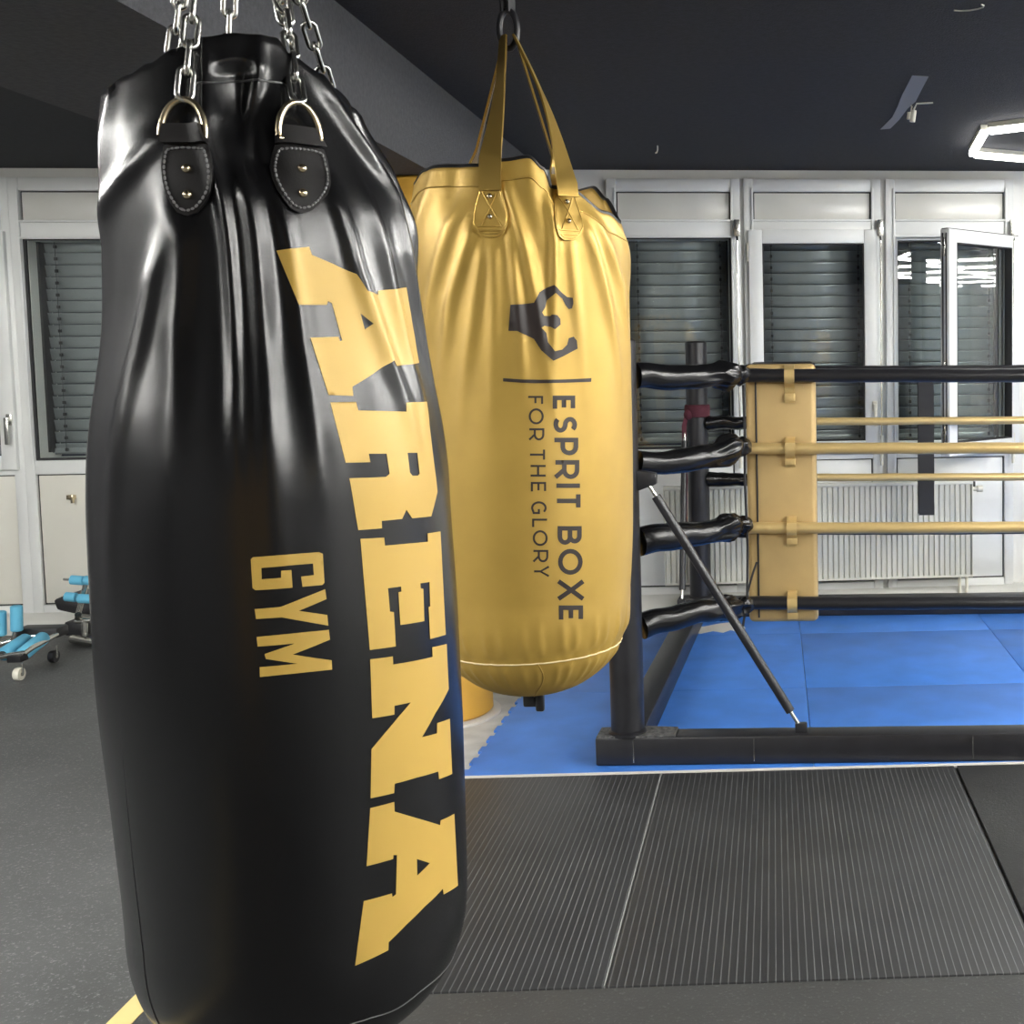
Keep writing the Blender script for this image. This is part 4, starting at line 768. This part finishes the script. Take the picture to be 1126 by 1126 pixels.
def inside(p, loops):
    c = False
    for lp in loops:
        j = len(lp)-1
        for i in range(len(lp)):
            a, b = lp[i], lp[j]
            if (a[1] > p[1]) != (b[1] > p[1]) and p[0] < (b[0]-a[0])*(p[1]-a[1])/(b[1]-a[1])+a[0]: c = not c
            j = i
    return c
def decal(m, b, loops, off, step=.006, skirt=0.):
    """a patch or print lying on the bag: loops of (degrees, height), finely meshed and set `off` above the surface"""
    K = PI/180*.185
    L = []
    for lp in loops:
        q = []
        for i in range(len(lp)):
            a, c = lp[i], lp[(i+1) % len(lp)]; d = math.hypot((c[0]-a[0])*K, c[1]-a[1]); n = max(1, int(d/step))
            q += [((a[0]+(c[0]-a[0])*k/n)*K, a[1]+(c[1]-a[1])*k/n) for k in range(n)]
        L.append(q)
    pts = []; ed = []
    for q in L:
        s = len(pts); pts += q; ed += [(s+i, s+(i+1) % len(q)) for i in range(len(q))]
    x0, x1 = min(p[0] for p in pts), max(p[0] for p in pts); y0, y1 = min(p[1] for p in pts), max(p[1] for p in pts)
    bp = list(pts)
    y = y0+step/2
    while y < y1:
        x = x0+step/2
        while x < x1:
            if inside((x, y), L) and all(abs(x-p[0])+abs(y-p[1]) > step*.55 for p in bp): pts.append((x, y))
            x += step
        y += step
    vo, eo, fo, *_ = delaunay_2d_cdt([Vector(p) for p in pts], ed, [], 0, 1e-6)
    fs = [f for f in fo if inside(((vo[f[0]].x+vo[f[1]].x+vo[f[2]].x)/3, (vo[f[0]].y+vo[f[1]].y+vo[f[2]].y)/3), L)]
    P = [bag_pt(b, v.x/K*PI/180, v.y, off) for v in vo]
    if skirt:
        n = len(P); P += [bag_pt(b, v.x/K*PI/180, v.y, off-skirt) for v in vo]; cnt = {}
        for f in fs:
            for i in range(3):
                a, c = f[i], f[(i+1) % 3]; cnt[(a, c)] = 1
        fs = fs+[(c, a, a+n, c+n) for (a, c) in cnt if (c, a) not in cnt]
    m.add(P, fs)
def ring_line(b, z_of, off, r, n=240, gap=None):
    m = MB(); m.tube([bag_pt(b, 2*PI*k/n-PI, z_of(2*PI*k/n-PI), off) for k in range(n)], r, 8, closed=True); return m
def shield(t0, z0, t1, z1, hw, out=1., shape=None):
    sh = shape or [(-.86, 0), (-.5, -.03), (0, -.04), (.5, -.03), (.86, 0), (.95, .14), (1, .32), (.95, .5), (.82, .66), (.6, .82), (.32, .95), (0, 1), (-.32, .95), (-.6, .82), (-.82, .66), (-.95, .5), (-1, .32), (-.95, .14)]
    return [(lerp(t0, t1, .5+(y-.5)*out)+x*hw*out, lerp(z0, z1, .5+(y-.5)*out)) for x, y in sh]
def local(b, thd, z, off):
    th = thd*PI/180; p = Vector(bag_pt(b, th, z, off)); e = (Vector(bag_pt(b, th+.04, z, off))-Vector(bag_pt(b, th-.04, z, off))).normalized()
    up = (Vector(bag_pt(b, th, z+.012, off))-Vector(bag_pt(b, th, z-.012, off))).normalized(); return p, e, up, e.cross(up).normalized()

# ---- black bag
b = BLACK
bag = thing('punching_bag', 'large black vinyl punching bag with gold ARENA GYM lettering in the foreground', 'punching bag', bag_pt(b, 0, .555, R=0))
bag_mesh(b, bag, 'bag_body', 'black_vinyl')
m = MB()
for lp in ARENA_LETTERS: decal(m, b, lp, .0008, .004)
o = m.build('printed_name', 'gold_print', bag, smooth=80); o['label'] = 'large gold ARENA lettering'
m = MB()
for lp in GYM_LETTERS: decal(m, b, lp, .0008, .004)
o = m.build('printed_word', 'gold_print', bag, smooth=80); o['label'] = 'small gold GYM lettering'
m = MB(); m.tube([bag_pt(b, math.radians(d), bag_rim(b, math.radians(d))-.048, .0003) for d in range(-15, 28)], [.0002]+[.0013]*41+[.0002], 6); m.build('hem_seam', 'black_edge', bag)
ring_line(b, lambda th: .640+.008*nz(math.cos(th)*3, math.sin(th)*3, 2)+.003*math.sin(th*9), .0, .0009).build('bottom_seam', 'seam_dark', bag)
m = MB(); m.tube([bag_pt(b, -.98-.06*math.sin(i/40*PI), lerp(.58, 1.02, i/40), .0) for i in range(41)], [.0010*(1-i/41) for i in range(41)], 6); m.build('side_seam', 'black_edge', bag)
RINGS = []
APEX = Vector((-.592, 1.46, 2.40))
for (t0, z0, t1, z1, hw) in ((-20.8, 1.632, -24.9, 1.5566, 9.9), (21.9, 1.638, 13.9, 1.563, 11.3), (150, 1.632, 150, 1.557, 10), (-150, 1.632, -150, 1.557, 10), (180, 1.632, 180, 1.557, 10)):
    m = MB(); decal(m, b, [shield(t0, z0, t1, z1, hw)], .0045, .006, .006)
    lp = [(t0-hw*.66, z0+.022), (t0+hw*.70, z0+.022), (t0+hw*.84, z0+.002), (t0-hw*.84, z0+.002)]; decal(m, b, [lp], .0125, .006, .013)
    pat = m.build('ring_patch', 'patch_leather', bag, smooth=50)
    q = shield(t0, z0, t1, z1, hw, .86); m = MB(); per = []
    for i in range(len(q)):
        a, c = q[i], q[(i+1) % len(q)]; n = max(1, int(math.hypot((c[0]-a[0])*.0029, c[1]-a[1])/.0042))
        per += [(lerp(a[0], c[0], k/n), lerp(a[1], c[1], k/n)) for k in range(n)]
    for i in range(0, len(per)):
        a, c = per[i], per[(i+1) % len(per)]
        p1, p2 = Vector(bag_pt(b, math.radians(a[0]), a[1], .0056)), Vector(bag_pt(b, math.radians(c[0]), c[1], .0056)); m.tube([lerp(p1, p2, .12), lerp(p1, p2, .5)+(p2-p1).cross(Vector((0, 0, 1)))*.0, lerp(p1, p2, .88)], [.0009, .0016, .0009], 6)
    m.build('stitching', 'thread', pat)
    for f in (.33, .70):
        p, e, up, nn = local(b, lerp(t0, t1, f), lerp(z0, z1, f), .0045); m = MB(); m.sphere(p, .0052, 8, (1, 1, 1)); m.build('rivet', 'brass', pat)
    p, e, up, nn = local(b, t0, z0+.012, .0075); w_, h_ = .0225, .036
    up = (APEX-p).normalized() if abs(t0) < 90 else up
    e = (e-up*e.dot(up)).normalized(); nn = e.cross(up)
    out = -1 if nn.dot(p-Vector(bag_pt(b, 0, z0, R=0))) < 0 else 1
    m = MB(); pts = [p+e*w_*math.cos(a)+up*(h_*math.sin(a)*1.0)+nn*out*.004*math.sin(a) for a in [PI*i/24 for i in range(25)]]
    pts = [p+e*w_-up*.004]+pts+[p-e*w_-up*.004]
    m.tube(pts, .0037, 10); m.tube([p+e*w_-up*.006, p-e*w_-up*.006], .0030, 10); m.build('d_ring', 'brass', pat)
    RINGS.append((p+up*h_+nn*out*.004, e))

# ---- chains of the black bag
def link_mesh():
    m = MB(); pts = []; s, r = .0110, .0070
    for i in range(13): a = PI*i/12; pts.append((r*math.cos(a), 0, s+r*math.sin(a)))
    for i in range(13): a = PI+PI*i/12; pts.append((r*math.cos(a), 0, -s+r*math.sin(a)))
    m.tube(pts, .0031, 8, closed=True, up=(0, 1, 0)); return m
proto = None
def chain(pts, lab, flip, twist=0., group='chains of the black bag'):
    global proto
    pts = [Vector(p) for p in pts]; PITCH = .0292
    seg = []; 
    for a, c in zip(pts, pts[1:]): seg.append((c-a).length)
    L = sum(seg); n = max(1, round(L/PITCH)); t = thing('chain', lab, 'chain', pts[0], group)
    for k in range(n):
        d = (k+.5)*L/n; i = 0
        while d > seg[i] and i < len(seg)-1: d -= seg[i]; i += 1
        a, c = pts[i], pts[i+1]; dr = (c-a).normalized(); p = a+dr*d
        if proto is None:
            proto = link_mesh().build('link', 'chrome', t, smooth=70)
            me = proto.data; o = proto
            for v in me.vertices: v.co += parent_loc(t)
        else:
            o = proto.copy(); COL.objects.link(o); o.parent = t
        vx = Vector((1, 0, 0)); vx = (vx-dr*vx.dot(dr)).normalized(); vy = dr.cross(vx)
        an = (PI/2 if (k+flip) % 2 else 0)+twist
        x = vx*math.cos(an)+vy*math.sin(an); y = dr.cross(x)
        R3 = Matrix((x, y, dr)).transposed()
        mt_ = Matrix.Translation(p-pts[0]) @ R3.to_4x4()
        o.location = p-pts[0]; o.rotation_euler = R3.to_euler()
    return t
apex = APEX
junc = at_dist(307, -32, 1.54)
fl = RINGS[0][0]+Vector((0, 0, .002)); fr = RINGS[1][0]+Vector((0, 0, .002))
chain([fl, lerp(fl, apex, .97)], 'steel chain rising from the left D-ring of the black bag', 0, .5)
chain([fr, junc], 'steel chain rising from the right D-ring of the black bag', 0, .6)
chain([junc+Vector((0, 0, .012)), lerp(junc, apex, .96)], 'steel chain above the frame joining the right chains to the hook', 0, .3)
bl_ = at_dist(170, 190, 1.70); chain([bl_, at_dist(187, 85, 1.67), lerp(at_dist(187, 85, 1.67), apex, .96)], 'steel chain behind the left shoulder of the black bag', 1, .4)
br_ = at_dist(386, 150, 1.66); chain([br_, at_dist(359, 91, 1.64), junc+Vector((.012, .01, -.004))], 'steel chain behind the right shoulder of the black bag', 0, .5)
bc_ = at_dist(248, 170, 1.72); chain([bc_, lerp(bc_, apex, .96)], 'steel chain behind the middle of the black bag collar', 0, .45)
tl = at_dist(321, 52, 1.50); chain([tl, junc+Vector((.004, -.02, -.01))], 'short loose chain end hanging over the right D-ring', 1, .3)
t = thing('swivel_hook', 'steel swivel hook in the ceiling above the black bag', 'hook', apex)
m = MB(); m.tube([apex+Vector((.02*math.cos(a), 0, .02*math.sin(a))) for a in [2*PI*i/20 for i in range(20)]], .005, 10, closed=True); m.build('ring', 'chrome', t)
m = MB(); m.lathe([(.04, CEIL-.008), (.04, CEIL)], (apex.x, apex.y, 0), 20); m.tube([apex+Vector((0, 0, .018)), Vector((apex.x, apex.y, CEIL-.006))], .006, 10); m.build('ceiling_plate', 'chrome', t)

# ---- gold bag
b = GOLD
bag = thing('punching_bag', 'gold vinyl punching bag with dark ESPRIT BOXE print hanging behind the black bag', 'punching bag', bag_pt(b, 0, .775, R=0))
bag_mesh(b, bag, 'bag_body', 'gold_vinyl')
for s0, s1, wd in ((0, 13, 'ESPRIT'), (13, 99, 'BOXE')):
    m = MB()
    for lp in BOLD_LINE[s0:s1]: decal(m, b, lp, .0006, .006)
    o = m.build('printed_name', 'dark_print', bag, smooth=80); o['label'] = 'bold dark %s lettering' % wd
m = MB()
for lp in THIN_LINE: decal(m, b, lp, .0006, .006)
o = m.build('printed_motto', 'dark_print', bag, smooth=80); o['label'] = 'thin dark FOR THE GLORY lettering'
m = MB(); decal(m, b, CREST_SHAPES[0], .0009, .0036); o = m.build('printed_emblem', 'dark_print', bag, smooth=80); o['label'] = 'dark emblem of a figure flexing both arms'
m = MB(); decal(m, b, CREST_SHAPES[1], .0009, .004); m.build('printed_bar', 'dark_print', bag, smooth=80)
n = 300; m = MB(); m.tube([Vector(bag_pt(b, 2*PI*k/n-PI, bag_rim(b, 2*PI*k/n-PI), -.004))+Vector((0, 0, .003)) for k in range(n)], .0042, 8, closed=True); m.build('rim_binding', 'black_edge', bag)
ring_line(b, lambda th: bag_rim(b, th)-.032, .0004, .0011).build('hem_seam', 'gold_strap', bag)
ring_line(b, lambda th: .868, .0004, .0014).build('bottom_seam', mat('pale piping', (.72, .60, .34), .5), bag)
m = MB(); m.tube([bag_pt(b, math.radians(2+4*math.sin(i*.3)), lerp(.868, .782, i/14), .0004) for i in range(15)], .0013, 6); m.build('base_seam', 'gold_strap', bag)
p0 = Vector(bag_pt(b, 0, .775, R=0)); p0 = p0+Vector((.005, -.01, 0))
m = MB(); m.box(p0.x-.022, p0.x+.010, p0.y-.02, p0.y+.01, .752, .782); m.box(p0.x+.002, p0.x+.018, p0.y-.025, p0.y-.012, .744, .780); m.build('base_buckle', 'black_edge', bag, bevel=.004)
top = at_dist(559, 40, 2.262)
sd = [(-.62, 0), (.62, 0), (.66, .12), (.84, .34), (1, .58), (.96, .76), (.72, .92), (.36, .99), (0, 1), (-.36, .99), (-.72, .92), (-.96, .76), (-1, .58), (-.84, .34), (-.66, .12)]
for k, (t0, z0, t1, z1, hw) in enumerate(((-12.4, 1.697, -14.4, 1.606, 9.1), (28.1, 1.692, 23.7, 1.603, 8.2), (150, 1.697, 150, 1.606, 9), (-150, 1.697, -150, 1.606, 9))):
    m = MB(); decal(m, b, [shield(t0, z0, t1, z1, hw, 1, sd)], .004, .006, .006); pat = m.build('strap_patch', 'gold_vinyl', bag, smooth=50)
    def spot(x, y): return Vector(bag_pt(b, math.radians(lerp(t0, t1, y)+x*hw), lerp(z0, z1, y), .0046))
    m = MB()
    for a, c in (((-.42, .16), (.62, .80)), ((.40, .16), (-.50, .80)), ((-.66, .80), (.66, .80)), ((-.62, .88), (.60, .88)), ((-.62, .06), (.62, .06))): m.tube([spot(lerp(a[0], c[0], i/6), lerp(a[1], c[1], i/6)) for i in range(7)], .0011, 6)
    q = shield(t0, z0, t1, z1, hw, .90, sd); m.tube([bag_pt(b, math.radians(x), z, .0044) for x, z in q], .0009, 6, closed=True)
    m.build('stitching', 'gold_strap', pat)
    for y in (.24, .62): m = MB(); m.sphere(spot(0, y), .0048, 8); m.build('rivet', 'brass', pat)
    # strap: from the patch over the rim up to the carabiner
    p, e, up, nn = local(b, t0, z0-.012, .007)
    tw = (.0, .0, 1.0, 1.0)[k]
    P0 = p; Pm = Vector(bag_pt(b, math.radians(t0), bag_rim(b, math.radians(t0))+.012, .008)); Pt = top+Vector((-.008, 0, 0) if k in (0, 3) else (.012, 0, 0))+Vector((0, -.006 if k < 2 else .006, 0))
    pts, ws = [P0], [e*.018]; N = 26
    for i in range(N+1):
        f = i/N; q = lerp(Pm, Pt, f)+Vector((.004 if k == 0 else .012, 0, 0))*math.sin(PI*f)*(1 if k in (0, 1) else 0)
        an = ({0: .95, 1: -1.3}[k]*(min(1, f*1.6)**.7)) if k < 2 else PI/2*min(1, f*4); wdir = (e*math.cos(an)+Vector((-math.sin(b['m0']), -math.cos(b['m0']), 0))*math.sin(an)).normalized()
        pts.append(q); ws.append(wdir*lerp(.0185, .011, f))
    m = MB(); m.ribbon(pts, ws, .0035); s = m.build('carry_strap', 'gold_strap', bag, smooth=60)
    m = MB(); m.ribbon([q+nq*0 for q, nq in zip(pts, ws)][4:], [w_*.9 for w_ in ws][4:], .0002)
    off = []
    for i in range(4, len(pts)):
        tg = (pts[min(i+1, len(pts)-1)]-pts[i-1]).normalized(); nn_ = ws[i].cross(tg).normalized(); c0 = Vector(bag_pt(b, 0, 1.7, R=0)); c0.z = pts[i].z
        if nn_.dot(c0-pts[i]) < 0: nn_ = -nn_
        off.append(pts[i]+nn_*.0024)
    m = MB(); m.ribbon(off, [w_*.92 for w_ in ws[4:]], .0008); m.build('strap_shade_band', 'strap_shade', s, smooth=60)  # thin inner ribbon, the strap's shaded underside painted in brown
t = thing('hanging_sling', 'black sling and carabiner holding the gold bag straps', 'sling', top)
m = MB(); c = top+Vector((0, 0, .012)); m.tube([c+Vector((.016*math.cos(a), .0, .034*math.sin(a))) for a in [2*PI*i/24 for i in range(24)]], .006, 10, closed=True); m.build('carabiner', 'black_steel', t)
m = MB(); a_ = c+Vector((0, 0, .034)); m.ribbon([a_-Vector((.006, 0, .004)), lerp(a_, Vector((a_.x-.002, a_.y, CEIL)), .4)-Vector((.010, 0, 0)), Vector((a_.x-.004, a_.y, CEIL-.02))], [Vector((.004, .010, 0))]*3, .004)
m.ribbon([a_+Vector((.006, 0, -.004)), lerp(a_, Vector((a_.x, a_.y, CEIL)), .4)+Vector((.008, 0, 0)), Vector((a_.x+.004, a_.y, CEIL-.02))], [Vector((.004, .010, 0))]*3, .004); m.build('sling_webbing', 'black_webbing', t)
m = MB(); m.lathe([(.03, CEIL-.02), (.035, CEIL-.012), (.035, CEIL)], (a_.x, a_.y, 0), 18); m.build('ceiling_plate', 'black_steel', t)

# ---------------------------------------------------------------- behind the viewer: what the panes mirror faintly
def copy_tree(o, parent=None):
    c = o.copy(); COL.objects.link(c); c.parent = parent
    for ch in [k for k in bpy.data.objects if k.parent == o]: copy_tree(ch, c)
    return c
gb = copy_tree(bag); gb.location = Vector((1.50, -2.6, gb.location.z)); gb.rotation_euler = (0, 0, PI)
tag(gb, 'gold punching bag behind the viewer, mirrored faintly in the pane above the corner pad', 'punching bag')
sl = copy_tree(t); sl.location = sl.location-parent_loc(bag); sl.location = Vector((-sl.location.x, -sl.location.y, sl.location.z))+parent_loc(gb); sl.rotation_euler = (0, 0, PI)
tag(sl, 'black sling behind the viewer holding the mirrored gold bag', 'sling')
m = MB(); m.box(-.59-.32, -.59+.32, YB+.004, YB+.07, -.012, 2.0); tag(m.build('wall_mat', 'orange_pad', bevel=.012), 'tall orange mat against the rear wall, mirrored in the pane right of the gold bag', 'wall mat')

# ---------------------------------------------------------------- night outside, light only from the room's lamps
w = bpy.data.worlds.new('night'); SC.world = w; w.use_nodes = True
w.node_tree.nodes['Background'].inputs[0].default_value = (.02, .025, .035, 1); w.node_tree.nodes['Background'].inputs[1].default_value = .25
